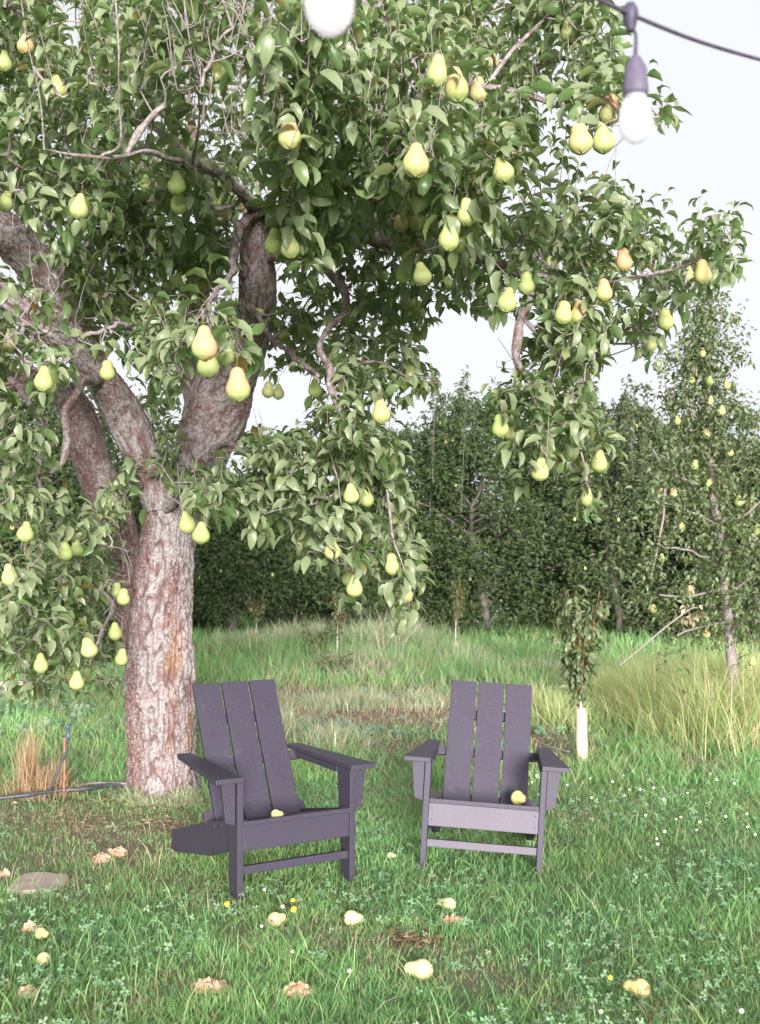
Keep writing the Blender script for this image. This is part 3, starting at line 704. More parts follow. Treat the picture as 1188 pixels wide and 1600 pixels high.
# leaves
def make_leaves(C, shootprob, dirs=None, size=(.092, .140), nl=(6, 10)):
    pos = []; d = []; up = []; sz = []; shoots = []; shf = []
    for i, c in enumerate(C):
        sp = shootprob[i]
        if rng.random() < sp:            # long shoot, leaves both sides
            L = rng.uniform(.12, .30); lean = rng.normal(0, .22, 2); ax = np.array([lean[0], lean[1], 1.0]); ax /= np.linalg.norm(ax)
            n = int(L / .022); az = rng.uniform(0, 6.28); cur = rng.normal(0, .12, 2)
            pts = []
            for j in range(n):
                t = j / n; p = c + ax * L * t + np.array([cur[0], cur[1], 0]) * L * t * t; pts.append(p)
                az += 2.4 + rng.normal(0, .25); el = .75 - .45 * (1 - t) + rng.normal(0, .18); shf.append(len(pos))
                pos.append(p); d.append((cos(az) * cos(el), sin(az) * cos(el), sin(el))); up.append((0, 0, 1)); sz.append(rng.uniform(*size) * (1 - .45 * t * t))
            shoots.append(np.array([(*q, .0019 * (1 - .5 * k_ / n)) for k_, q in enumerate(pts)]))
        else:
            n = rng.integers(nl[0], nl[1]); az = rng.uniform(0, 6.28); drp = rng.uniform(-.6, .35)
            for j in range(n):
                az += 2.4 + rng.normal(0, .4); el = drp + rng.normal(0, .38)
                pos.append(c + rng.normal(0, .010, 3) + np.array([0, 0, .012 * j - .03])); d.append((cos(az) * cos(el), sin(az) * cos(el), sin(el))); up.append((0, 0, 1)); sz.append(rng.uniform(*size))
    pos = np.array(pos); d = np.array(d); n = len(pos)
    R = frame_from(d, np.array(up, float) + rng.normal(0, .25, (n, 3)), rng.normal(0, .45, n))
    var = rng.integers(0, len(LT), n)
    if shf: var[shf] = rng.choice([2, 3, 5, 7, 9], len(shf))
    return [pos, R, np.array(sz), var], shoots
cy = np.r_[cv, np.full(npear, 500)]; cx = np.r_[cu, np.full(npear, 500)]
pxs, pys = proj(allc)
sprob = np.where(pys < 260, .55, np.where((pys < 420) & (pxs > 780), .42, .07)); sprob[-npear:] = 0
(Lm, shoots) = make_leaves(np.vstack([C, pear_top[rng.random(npear) < .95] + [0, 0, .02]]), sprob)
for s in shoots:
    if len(s) > 2:
        V, Q, T = tube(s, 4, False); tw.add(V, Q, T)
# leaves never hide the fruit and bark seen in the open
ctr = Lm[0] + Lm[1][:, :, 0] * Lm[2][:, None] * .55; lu, lv = proj(ctr)
kill = np.zeros(len(lu), bool)
for (x, y, w_, b), p in zip(PEARS, pear_pos):
    kill |= (np.hypot((lu - x), (lv - y + w_ * .15) / 1.15) < w_ * .62) & (ctr[:, 1] < p[1] + .04) & (rng.random(len(lu)) < .95)
for x, y, r in CLEAR:
    kill |= (np.hypot(lu - x, lv - y) < r + 5) & (rng.random(len(lu)) < .85) & (ctr[:, 1] < 7.3)
lall = np.vstack(limb_nodes); au, av = proj(lall[:, :3])
sdir = np.array([sin(radians(-SUN_AZ)) * cos(radians(SUN_EL)), cos(radians(SUN_AZ)) * cos(radians(SUN_EL)), -sin(radians(SUN_EL))])
for x, y, rr_ in CLEAR:                  # leaves cut out of the sun's path so no shadow falls on the limbs
    k = np.argmin(np.hypot(au - x, av - y)); q = lall[k, :3] + np.array([(x - au[k]) / F, 0, -(y - av[k]) / F]) * lall[k, 1]
    if y < 330: continue
    v_ = ctr - q; t_ = v_ @ sdir; dd_ = np.linalg.norm(v_ - t_[:, None] * sdir, axis=1)
    kill |= (t_ < 0) & (t_ > -6) & (dd_ < rr_ * q[1] / F + .03) & (rng.random(len(lu)) < (.96 if y > 840 else .6))
for x, y, rr_ in SKY: kill |= (np.hypot(lu - x, lv - y) < rr_) & (rng.random(len(lu)) < .93)
Lm = [q[~kill] for q in Lm]
print('main leaves', len(Lm[0]), 'clusters', len(C))
tag(link('twigs', tw.mesh('twigs', M_twig, base), tree), kind='stuff')
emit_leaves(tree, Lm, M_leaf, base, 300)
for (x, y, w_, b), p in zip(PEARS, pear_pos):
    Y = p[1]; hang_pear(tree, p, w_ * Y / F, b, base, small=w_ < 17)

# ------------------------------------------------------------------ simple far / mid trees
def quad_leaves(pos, size, rnds, ratio=.5):
    """folded diamond leaves (2 triangles each), random pose with a droop"""
    n = len(pos); az = rng.uniform(0, 2 * pi, n); el = rng.normal(-.15, .6, n)
    d = np.stack([np.cos(az) * np.cos(el), np.sin(az) * np.cos(el), np.sin(el)], 1)
    R = frame_from(d, np.array([[0, 0, 1.]]) + rng.normal(0, .6, (n, 3)), rng.normal(0, .6, n))
    X = R[:, :, 0] * size[:, None]; Yv = R[:, :, 1] * size[:, None] * ratio * .5; Z = R[:, :, 2] * size[:, None]
    V = np.stack([pos, pos + X * .5 - Yv + Z * .1, pos + X - Z * .22, pos + X * .5 + Yv + Z * .1], 1).reshape(-1, 3)
    o = (np.arange(n) * 4)[:, None]
    T = np.concatenate([o + np.array([[0, 1, 2]]), o + np.array([[0, 2, 3]])])
    return V, T, np.repeat(rnds, 4)
def far_tree(x, Y, top, half, label, mat, group, nleaf=13000, lsize=.085, base_z=.35, npears=14, seed=0, trunk_r=.07, cat='tree'):
    b = np.array([x, Y, 0.0]); t = thing('orchard_tree', b, label, cat, group)
    r = np.random.default_rng(seed + 100)
    # trunk and a few limbs
    tr = resample(catmull([(x, Y, -.05, trunk_r * 1.3), (x + r.normal() * .05, Y, .6, trunk_r), (x + r.normal() * .15, Y + .1, top * .45, trunk_r * .7), (x + r.normal() * .2, Y, top * .8, trunk_r * .25)], 6), .12)
    tr[:, 0] += (noise(tr[:, :3] * 3, seed) - .5) * .12
    V, Q, T = tube(tr, 10); link('trunk', mesh_np('trunk', V - b, [Q, T], M_farbark), t)
    cl = []; dirs = []
    nb = 24
    for i in range(nb):
        z0 = tr[min(len(tr) - 1, int(len(tr) * r.uniform(.18, .85)))]; az = r.uniform(0, 6.28); L = half * r.uniform(.6, 1.15) * (1.15 - .55 * (z0[2] / top))
        e = z0[:3] + np.array([cos(az) * L, sin(az) * L, r.uniform(.1, .7) * L + (.3 if z0[2] > top * .5 else -.15)])
        m_ = (z0[:3] + e) / 2 + np.array([0, 0, .12 * L])
        p = resample(catmull([(*z0[:3], trunk_r * .35), (*m_, trunk_r * .22), (*e, trunk_r * .08)], 4), .15)
        V, Q, T = tube(p, 5); link('limb', mesh_np('limb', V - b, [Q, T], M_farbark), t)
        for q in p[2:]: cl.append(q[:3])
    cl = np.array(cl)
    # leaf clumps: round the limbs, plus a lumpy shell, plus upright feathery shoots on top
    n1 = int(nleaf * .17); c1 = cl[r.integers(0, len(cl), n1)] + r.normal(0, 1, (n1, 3)) * np.array([.28, .28, .25]) * half
    nb2 = 95; zc = r.uniform(base_z, top * .90, nb2); prof = np.clip(1 - (np.abs(zc - top * .42) / (top * .56)) ** 2.6, .04, 1) ** .5 * half * r.uniform(.75, 1.08, nb2)
    az = r.uniform(0, 6.28, nb2); bl = np.stack([x + np.cos(az) * prof * .75, Y + np.sin(az) * prof * .75, zc], 1); br = r.uniform(.14, .36, nb2) * half
    n2 = int(nleaf * .74); k = r.integers(0, nb2, n2); dv = r.normal(0, 1, (n2, 3)); dv /= np.linalg.norm(dv, axis=1)[:, None]
    c2 = bl[k] + dv * br[k][:, None] * (r.random(n2) ** .35)[:, None]
    ns = 18; st = np.stack([x + r.normal(0, .42, ns) * half, Y + r.normal(0, .4, ns) * half, np.zeros(ns)], 1)
    dr = np.hypot(st[:, 0] - x, st[:, 1] - Y) / half; st[:, 2] = top * (.80 - .25 * dr ** 1.5) + r.uniform(-.1, .15, ns)
    hl = np.maximum(.2, (top - st[:, 2]) * r.uniform(.55, 1.1, ns)); n3 = nleaf - n1 - n2; k = r.integers(0, ns, n3); tt = r.random(n3)
    c3 = st[k] + np.stack([r.normal(0, .035, n3) + tt * .12 * np.sin(k), r.normal(0, .035, n3), tt * hl[k]], 1)
    ac = Acc()
    for i in range(ns):
        p = np.array([(*st[i], .010), (st[i][0] + .12 * sin(i), st[i][1], st[i][2] + hl[i], .004)]); p = resample(p, .3); V, Q, T = tube(p, 4, False); ac.add(V, Q, T)
    tag(link('twigs', ac.mesh('twigs', M_farbark, b), t), kind='stuff')
    pos = np.vstack([c1, c2, c3]); pos = pos[pos[:, 2] > base_z * .5]
    V, T, rn = quad_leaves(pos, lsize * r.uniform(.6, 1.2, len(pos)), r.random(len(pos)))
    tag(link('crown', mesh_np('crown', V - b, [T], mat, False, None, None, {'rnd': rn}), t), kind='stuff')
    for i in range(npears):
        q = pos[r.integers(0, len(pos))].copy(); q[1] = Y - half * r.uniform(.55, .95) * max(.4, 1 - abs(q[2] - top * .45) / top)
        hang_pear(t, q, .062, int(r.integers(0, 5) == 0), b, small=True)
    return t
GRP = 'orchard trees standing in rows behind the lawn'
FT = [  # centre px, Y, top px, half width px, label, pale
 (662, 24, 655, 80, 'slim orchard tree with a pointed top, just right of the middle hanging branch', 0),
 (762, 22.5, 598, 98, 'tall dark orchard tree with feathery top behind the drooping fruit branch right of centre', 0),
 (868, 25, 640, 88, 'orchard tree half hidden behind the lowest hanging pears, left of the sapling', 0),
 (965, 21.5, 606, 92, 'broad orchard tree with a fine twiggy top directly behind the staked sapling', 1),
 (1075, 23, 650, 95, 'orchard tree filling the gap behind the slender young pear tree', 0),
 (1180, 20, 690, 95, 'bushy orchard tree cut by the right edge of the view', 1),
 (1300, 22, 640, 110, 'orchard tree just beyond the right edge of the view', 0),
 (560, 23, 770, 80, 'dark low orchard tree with a leaning trunk between the two chairs', 0),
 (460, 25, 760, 80, 'orchard tree above the right backrest edge of the left chair', 1),
 (362, 22, 745, 72, 'orchard tree with a bare dark trunk just right of the big trunk', 0),
 (270, 24, 740, 85, 'orchard tree mostly hidden behind the thick scaly trunk', 0),
 (165, 17, 620, 105, 'orchard tree showing between the big trunk and the low left branches', 1),
 (40, 15, 560, 130, 'dense orchard tree filling the left edge of the view', 0),
 (-130, 16, 560, 140, 'orchard tree outside the left edge of the view', 1)]
for i, (px, Y, tp, hw, lb, pale) in enumerate(FT):
    x = (px - 594) * Y / F; top = H + (HOR - tp) * Y / F
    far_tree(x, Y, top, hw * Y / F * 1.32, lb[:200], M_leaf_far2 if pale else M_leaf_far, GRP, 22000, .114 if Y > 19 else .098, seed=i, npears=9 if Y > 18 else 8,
             base_z=.6 if px in (560, 362) else .12)
# the next rows further back, one dark mass
n = 30000; xx = rng.uniform(-26, 24, n); yy = rng.uniform(29, 35, n)
hh = 3.9 * (.72 + .42 * noise2(xx, yy, .45, 77, 3)); zz = hh * rng.random(n) ** .8
V, T, rn = quad_leaves(np.stack([xx, yy, zz], 1), .22 * rng.uniform(.7, 1.3, n), rng.random(n))
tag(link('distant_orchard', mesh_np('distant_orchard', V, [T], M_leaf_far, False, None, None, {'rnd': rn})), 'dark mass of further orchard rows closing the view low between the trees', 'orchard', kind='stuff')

# ------------------------------------------------------------------ slender young pear tree on the right
def right_tree():
    Y = 9.6; b = np.array([P(1146, 0, Y)[0], Y, 0.0])
    t = thing('young_pear_tree', b, 'tall slender young pear tree with upright top and small pears at the right edge', 'tree')
    W = np.array([[*P(a, c, Y), w_ * Y / F / 2] for a, c, w_ in [(1146, 1150, 22), (1144, 1050, 17), (1140, 970, 15), (1128, 880, 14), (1118, 800, 13), (1112, 720, 11), (1106, 640, 10), (1103, 580, 8), (1100, 520, 5), (1102, 470, 3)]])
    tr = resample(catmull(W, 8), .04); tr[:, 0] += (noise(tr[:, :3] * 5, 2) - .5) * .04
    V, Q, T = tube(tr, 14); link('trunk', mesh_np('trunk', V - b, [Q, T], M_twig), t)
    tw = Acc(); cl = []
    def shoot(pts, r0, n=8):
        p = resample(catmull([(*P(a, c, y_), r0 * (1 - .7 * k / len(pts))) for k, (a, c, y_) in enumerate(pts)], 6), .07)
        p[:, :3] += (noise(p[:, :3] * 8, 7)[:, None] - .5) * .04
        V, Q, T = tube(p, 5); tw.add(V, Q, T)
        for q in p: cl.append(q[:3])
    for pts in [[(1112, 720, 9.6), (1060, 660, 9.5), (1040, 600, 9.4)], [(1112, 740, 9.6), (1170, 690, 9.5), (1190, 640, 9.5)], [(1106, 620, 9.6), (1140, 580, 9.5), (1150, 545, 9.5)], [(1103, 580, 9.6), (1085, 520, 9.5), (1088, 470, 9.5)],
                [(1103, 560, 9.6), (1125, 510, 9.6), (1128, 470, 9.6)], [(1115, 760, 9.6), (1050, 740, 9.3), (1020, 700, 9.2)], [(1120, 820, 9.6), (1060, 790, 9.2), (1020, 780, 9.0)], [(1120, 830, 9.6), (1170, 800, 9.3), (1210, 760, 9.2)],
                [(1128, 880, 9.6), (1070, 860, 9.2), (1030, 850, 9.0)], [(1135, 920, 9.6), (1080, 930, 9.2), (1030, 930, 9.0)], [(1135, 930, 9.6), (1180, 900, 9.4), (1230, 890, 9.2)], [(1140, 970, 9.6), (1090, 980, 9.2), (1060, 990, 9.0)],
                [(1110, 680, 9.6), (1080, 640, 9.4), (1070, 590, 9.4)], [(1108, 660, 9.6), (1140, 640, 9.8), (1165, 660, 9.6)], [(1124, 850, 9.6), (1150, 860, 9.2), (1185, 840, 9.0)], [(1140, 980, 9.6), (1180, 970, 9.3), (1200, 990, 9.2)],
                [(1112, 700, 9.6), (1075, 700, 9.3), (1050, 720, 9.2)], [(1104, 600, 9.6), (1060, 560, 9.5), (1035, 575, 9.5)], [(1106, 640, 9.6), (1090, 600, 9.5), (1085, 560, 9.5)], [(1040, 760, 9.2), (1035, 820, 9.1), (1020, 900, 9.0)]]:
        shoot(pts, .012)
    tag(link('twigs', tw.mesh('twigs', M_twig, b), t), kind='stuff')
    cl = np.array(cl + [q[:3] for q in tr[40:]]); k = rng.integers(0, len(cl), 1500)
    c = cl[k] + rng.normal(0, 1, (1500, 3)) * np.array([.07, .12, .07])
    lo = (rng.random(1500) < .6) & (c[:, 2] < 2.4); c[lo] += rng.normal(0, .2, (lo.sum(), 3))
    L, sh = make_leaves(c, np.where(c[:, 2] > 2.4, .3, .1), size=(.062, .092), nl=(4, 7))
    emit_leaves(t, L, M_leaf_small, b, 300)
    for x, y, w_, bl in [(1098,553,12,1),(1081,595,11,0),(1109,597,13,0),(1110,628,12,0),(1128,643,13,0),(1136,603,12,0),(1059,659,12,0),(1104,680,13,1),(1055,708,12,2),(1085,729,14,0),(1033,772,13,2),(1053,772,15,2),(1154,785,14,0),(1108,757,12,0),
                         (1065,823,12,1),(1034,873,12,0),(1135,873,12,0),(1079,925,13,2),(1021,953,12,0),(1104,991,13,1),(1183,830,14,0),(1141,708,12,1),(1176,1035,13,0),(1040,810,10,1),(1176,790,11,0)]:
        hang_pear(t, P(x, y, 9.35), w_ * .93 * 9.35 / F, bl, b, small=True)
right_tree()

# ------------------------------------------------------------------ tall grass mound and weed clumps
M_tall = col_mat('tall_grass_blades', .5, .3)
YG = np.array([(.46, .58, .20), (.56, .64, .27), (.34, .50, .18), (.72, .66, .40), (.74, .60, .36), (.30, .46, .17)])
def clump(acc, px, py, rx, ry, n, h0, h1, wd, pal, lean=(.2, 1.5)):
    g = G(px, py); Y0 = g[1]; sy = abs(G(px, py - ry)[1] - G(px, py + ry)[1]) / 2
    x = g[0] + rng.normal(0, .5, n) * rx * Y0 / F; y = Y0 + rng.normal(0, .5, n) * sy
    c = pal[rng.integers(0, len(pal), n)] * rng.uniform(.7, 1.2, n)[:, None]
    h = rng.uniform(h0, h1, n) * np.exp(-.5 * (((x - g[0]) / (rx * Y0 / F)) ** 2))
    h = h * (.45 + 1.1 * noise2(x, y, 4.5, 35, 2)); c = c * (.8 + .5 * noise2(x, y, 6, 36, 2))[:, None]
    base_ = np.stack([x, y, lawn_h(x, y) - .01], 1)
    acc.add(*blades(base_, h, wd * rng.uniform(.6, 1.4, n), rng.uniform(*lean, n), rng.uniform(0, 2 * pi, n), c, .6, 2))
acc = Acc()
for args in [(1050, 1120, 95, 34, 19000, .12, .78, .0055), (1135, 1125, 110, 30, 19000, .12, .82, .0055), (970, 1115, 55, 26, 6000, .08, .5, .0055), (1230, 1120, 90, 30, 7000, .3, .85, .007), (870, 1120, 60, 20, 3000, .1, .4, .006)]:
    clump(acc, *args, YG)
tag(link('tall_grass', acc.mesh('tall_grass', M_tall, smooth=False)), 'tall yellow-green uncut grass under the slender pear tree at right', 'grass', kind='stuff')
acc = Acc()
PG = np.array([(.48, .56, .32), (.40, .50, .27), (.62, .58, .42), (.56, .46, .34), (.30, .43, .24)])
for args in [(610, 1020, 90, 12, 3200, .3, .75, .016), (470, 1010, 90, 10, 2600, .25, .6, .016), (390, 1020, 80, 10, 1800, .2, .5, .016), (720, 1040, 60, 10, 1500, .15, .4, .014), (560, 1050, 110, 12, 2200, .15, .4, .013), (215, 1246, 26, 6, 420, .05, .16, .006), (285, 1248, 26, 6, 420, .05, .15, .006), (250, 1254, 50, 5, 420, .04, .12, .006), (520, 1100, 110, 12, 3500, .06, .2, .008), (660, 1100, 70, 10, 1800, .06, .2, .008), (600, 990, 120, 8, 3000, .3, .7, .018), (440, 1150, 40, 12, 800, .12, .3, .010), (520, 1165, 60, 10, 900, .1, .28, .010), (860, 1060, 80, 10, 1400, .15, .4, .013)]:
    clump(acc, *args, PG)
tag(link('rough_grass_clumps', acc.mesh('rough_grass_clumps', M_tall, smooth=False)), 'pale feathery grass and weed clumps in the middle distance behind the chairs', 'grass', kind='stuff')
# dry straw tuft (a thing of its own) left of the trunk
acc = Acc(); SG = np.array([(.50, .34, .20), (.58, .42, .26), (.40, .25, .15), (.62, .50, .33)]); b = G(62, 1240)
clump(acc, 62, 1240, 46, 8, 650, .12, .34, .006, SG, (.05, .9)); clump(acc, 45, 1240, 12, 5, 260, .40, .72, .006, SG, (.05, .3))
tag(link('dry_grass_tuft', acc.mesh('dry_grass_tuft', M_tall, b, smooth=False), None, b), 'dry tan straw tuft with a drawn-out tip beside the sprinkler', 'grass tuft')
# bushy weed
def leafy_bush(name, label, cat, px, py, hw, h, n, ls, mat, group=None, nobj=0):
    b = G(px, py); t = thing(name, b, label, cat, group); tw = Acc(); c = []
    for i in range(max(5, n // 14)):
        e = b + np.array([rng.normal(0, .5) * hw, rng.normal(0, .4) * hw, h * rng.uniform(.5, 1)])
        p = resample(catmull([(*b, .006), (*((b + e) / 2 + rng.normal(0, .02, 3)), .004), (*e, .0015)], 4), .05); V, Q, T = tube(p, 4); tw.add(V, Q, T)
        c += [q[:3] for q in p[len(p) // 4:]]
    tag(link('stems', tw.mesh('stems', M_shoot, b), t), kind='stuff')
    c = np.array(c); c = c[rng.integers(0, len(c), n)] + rng.normal(0, .02, (n, 3))
    L, _ = make_leaves(c, np.zeros(n), size=(ls * .7, ls * 1.2), nl=(2, 5)); emit_leaves(t, L, mat, b, nobj); return t
leafy_bush('weed_bush', 'pale yellowish weed bush growing out of the long grass left of centre', 'weed', 490, 1035, .45, .75, 150, .10, M_leaf_small)
leafy_bush('weed_plant', 'dark green leafy weed in front of the pale grass clumps', 'weed', 520, 1058, .28, .42, 90, .09, M_leaf_small)

# ------------------------------------------------------------------ saplings with guards
M_guard = simple('tree_guard_plastic', (.62, .42, .33), (.74, .55, .45), 5, .6, .05, 3)
M_white = simple('pale_stem', (.55, .50, .46), (.72, .68, .62), 30, .7, .1)
def sapling(px, pbase, ptop_guard, gw, pcrown0, pcrown1, cw, nleafc, label, lean=0, ls=.055, nobj=60):
    b = G(px, pbase); Y = b[1]; t = thing('sapling', b, label, 'sapling')
    gz = (pbase - ptop_guard) * Y / F; r = gw * Y / F / 2
    # guard: an open slightly crumpled tube with a thick wall
    k, nz = 20, 12; V = []
    for wall in (1.0, .9):
        for i in range(nz):
            z = gz * i / (nz - 1)
            for j in range(k):
                a = 2 * pi * j / k; rr = r * wall * (1 + .06 * sin(a * 2 + i * .4) + .03 * sin(a * 5 + i))
                V.append((rr * cos(a) + lean * z, rr * sin(a), z))
    V = np.array(V); q = []
    for wv in (0, 1):
        o = wv * nz * k
        for i in range(nz - 1):
            for j in range(k):
                f = (o + i * k + j, o + i * k + (j + 1) % k, o + (i + 1) * k + (j + 1) % k, o + (i + 1) * k + j); q.append(f if wv == 0 else f[::-1])
    for j in range(k): q.append(((nz - 1) * k + j, (nz - 1) * k + (j + 1) % k, nz * k + (nz - 1) * k + (j + 1) % k, nz * k + (nz - 1) * k + j))
    link('tree_guard', mesh_np('tree_guard', V, [np.array(q)], M_guard), t)
    zc0 = (pbase - pcrown0) * Y / F; zc1 = (pbase - pcrown1) * Y / F
    st = resample(catmull([(lean * 0, 0, 0, .011), (lean * gz * 1.0, 0, gz, .010), (lean * gz + .005, 0, zc0, .008), (lean * gz + .01, 0, zc0 * .7 + zc1 * .3, .006), (lean * gz + .02, 0, zc0 * .4 + zc1 * .6, .0025)], 6), .04)
    V, Q, T = tube(st, 8); link('trunk', mesh_np('trunk', V, [Q, T], M_white), t)
    tw = Acc(); c = []; hw = cw * Y / F / 2
    for i in range(16):
        s = st[int(len(st) * rng.uniform(.42, .85))][:3]; az = rng.uniform(0, 6.28); e = np.array([lean * gz + cos(az) * hw * rng.uniform(.2, .85), sin(az) * hw * .8, zc1 if i < 3 else rng.uniform(zc0 + .3 * (zc1 - zc0), zc1)])
        p = resample(catmull([(*s, .004), (*((s + e) / 2 + [0, 0, -.03]), .003), (*e, .002)], 5), .03); V, Q, T = tube(p, 5); tw.add(V, Q, T); c += [x[:3] for x in p[2:]]
    c += [x[:3] for x in st[::3] if x[2] > zc0]
    tag(link('twigs', tw.mesh('twigs', M_shoot, (0, 0, 0)), t), kind='stuff')
    c = np.array(c); c = c[rng.integers(0, len(c), nleafc)] + rng.normal(0, .012, (nleafc, 3)) + b
    L, _ = make_leaves(c, np.zeros(nleafc), size=(ls * .8, ls * 1.25), nl=(3, 6)); emit_leaves(t, L, M_leaf_small, b, nobj)
sapling(910, 1188, 1106, 17, 1075, 922, 118, 130, 'staked young sapling in a pinkish tube guard right of the right chair', -.03, ls=.098, nobj=300)
sapling(712, 1028, 1004, 9, 975, 905, 44, 40, 'thin distant sapling with a short pink guard above the right chair', ls=.09, nobj=0)
sapling(401, 1002, 985, 7, 965, 935, 50, 30, 'small distant sapling with pale stem near the far orchard trunk at left', ls=.10, nobj=0)
sapling(692, 992, 976, 6, 965, 915, 40, 24, 'faint farthest sapling beside a low stump guard in the long grass', ls=.10, nobj=0)
sapling(527, 1040, 1032, 5, 985, 925, 46, 34, 'leafy sapling rising out of the weeds below the middle hanging branch', ls=.10, nobj=0)

# ------------------------------------------------------------------ chairs
def chair_mat(name, c1, c2, spk):
    m, n, b, o = mat_new(name); tc = N(n, 'TexCoord').outputs['Object']
    f = noise_n(n, 260, 3, tc, .75); g = noise_n(n, 5, 4, tc)
    c = mixc(n, g, c1, c2); c = mixc(n, ramp(n, f, [(.40, (0, 0, 0)), (.66, (.5, .5, .5))]), c, spk)
    d = noise_n(n, 14, 6, tc, .7); c = mixc(n, ramp(n, d, [(.62, (0, 0, 0)), (.8, (.35, .35, .35))]), c, (.22, .17, .18))
    n.links.new(c, b.inputs['Base Color']); b.inputs['Roughness'].default_value = .55; b.inputs['Specular IOR Level'].default_value = .45
    bump(n, b, f, .25, .002); return m
M_chair = [chair_mat('dark_violet_paint', (.024, .020, .033), (.036, .029, .048), (.10, .085, .125)),
           chair_mat('faded_violet_paint', (.031, .026, .043), (.045, .037, .060), (.12, .10, .145)),
           chair_mat('flash_lit_violet_paint', (.085, .072, .098), (.115, .100, .128), (.25, .22, .265))]  # lighter copy of the chair paint: flash light put into the colour
M_screw = simple('screw', (.05, .04, .05), (.1, .09, .1), 50, .4, 0)
import bmesh
def slab(name, poly_bottom, poly_top, mat, parent, bev=.003):
    """closed prism from two matching loops of corners, edges bevelled"""
    bm = bmesh.new(); a = [bm.verts.new(v) for v in poly_bottom]; c = [bm.verts.new(v) for v in poly_top]; n = len(a)
    bm.faces.new(a[::-1]); bm.faces.new(c)
    for i in range(n): bm.faces.new((a[i], a[(i + 1) % n], c[(i + 1) % n], c[i]))
    bmesh.ops.recalc_face_normals(bm, faces=bm.faces)
    bmesh.ops.bevel(bm, geom=list(bm.edges), offset=bev, segments=2, profile=.6, affect='EDGES')
    me = bpy.data.meshes.new(name); bm.to_mesh(me); bm.free(); me.materials.append(mat)
    return link(name, me, parent)
def board(name, p0, p1, wdir, wd, tdir, th, mat, parent, bev=.003):
    """a straight board from p0 to p1, width along wdir, thickness along tdir"""
    p0, p1, wv, tv = map(lambda q: np.array(q, float), (p0, p1, wdir, tdir)); wv /= np.linalg.norm(wv); tv /= np.linalg.norm(tv)
    def ring(p): return [tuple(p + wv * wd * s * .5 + tv * th * t * .5) for s, t in ((-1, -1), (1, -1), (1, 1), (-1, 1))]
    return slab(name, ring(p0), ring(p1), mat, parent, bev)
def make_chair(x, y, z, yaw, pitch, roll, label, mat):
    t = thing('adirondack_chair', (x, y, z), label, 'chair', 'dark slatted garden chairs on the lawn', rot=(0, 0, 0))
    t.rotation_mode = 'YXZ'
    from mathutils import Matrix
    M = Matrix.Rotation(yaw, 4, 'Z') @ Matrix.Rotation(pitch, 4, 'X') @ Matrix.Rotation(roll, 4, 'Y')
    t.matrix_world = Matrix.Translation((x, y, z)) @ M
    Hh, armz, at, ab, rt, rb = .29, .507, .340, .205, .139, .103
    byb, bzb, byt, bzt, Wb = .42, .25, .717, .851, .435
    lt = .028
    for s in (-1, 1):
        xo, xi = s * Hh, s * (Hh - lt)
        # leg: wide board seen edge-on, tapering downwards
        L = lambda xx: [(xx, 0, 0), (xx, .082, 0), (xx, .125, armz - .001), (xx, 0, armz - .001)]
        slab('leg', L(xi), L(xo), mat, t)
        # bracket outside the leg under the arm
        b0 = s * (Hh + .002); b1 = s * (Hh + .066)
        slab('arm_bracket', [(b0, .022, armz - .002), (b1, .022, armz - .002), (s * (Hh + .046), .022, armz - .175), (b0, .022, armz - .19)],
             [(b0, .046, armz - .002), (b1, .046, armz - .002), (s * (Hh + .046), .046, armz - .175), (b0, .046, armz - .19)], mat, t, .002)
        # armrest
        ring = [(s * (Hh + .103), -.008), (s * (Hh + .10), .05), (s * (Hh + .033), .652), (s * (Hh - .033), .652), (s * (Hh - .026), -.008)]
        slab('armrest', [(a, b_, armz) for a, b_ in ring], [(a, b_, armz + .022) for a, b_ in ring], mat, t)
        # long side rail from the apron down to the ground behind
        ys = s * (Hh - lt - .003); yi = s * (Hh - lt - .030)
        sr = lambda xx: [(xx, .027, .215), (xx, .027, .335), (xx, .40, .255), (xx, .90, .10), (xx, .90, .012), (xx, .86, .0), (xx, .40, .09)]
        slab('side_rail', sr(yi), sr(ys), mat, t)
        # arm support under the armrest, outside the back
        slab('arm_rail', [(s * (Hh - .030), .128, armz - .03), (s * (Hh - .030), .60, armz - .03), (s * (Hh - .030), .60, armz - .002), (s * (Hh - .030), .128, armz - .002)],
             [(s * (Hh - .008), .128, armz - .03), (s * (Hh - .008), .60, armz - .03), (s * (Hh - .008), .60, armz - .002), (s * (Hh - .008), .128, armz - .002)], mat, t, .002)
    W = Hh - lt - .001
    def bx(n, x0, x1, y0, y1, z0, z1): return slab(n, [(x0, y0, z0), (x1, y0, z0), (x1, y1, z0), (x0, y1, z0)], [(x0, y0, z1), (x1, y0, z1), (x1, y1, z1), (x0, y1, z1)], mat, t)
    mat_b = mat; mat = M_chair[2] if mat is M_chair[1] else mat  # apron and stretcher take the copy with the flash light painted in
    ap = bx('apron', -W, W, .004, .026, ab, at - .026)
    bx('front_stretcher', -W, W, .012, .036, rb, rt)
    for s in (-1, 1):
        for zz in (.04, .095):
            V, Q, T = tube(np.array([(s * (W - .016), .0045, ab + zz - .01, .0035), (s * (W - .016), .0025, ab + zz - .01, .0035)]), 10)
            link('screw', mesh_np('screw', V, [Q, T], M_screw), ap)
    mat = mat_b
    # seat slats, the first wraps the front
    ns = 5; y0 = -.002
    for i in range(ns):
        a = y0 + i * .084; z0 = at - .004 - .24 * a; z1 = at - .004 - .24 * (a + .076)
        ww = W if i else W
        slab('seat_slat', [(-ww, a, z0 - .022), (ww, a, z0 - .022), (ww, a + .076, z1 - .022), (-ww, a + .076, z1 - .022)],
             [(-ww, a, z0), (ww, a, z0), (ww, a + .076, z1), (-ww, a + .076, z1)], mat, t)
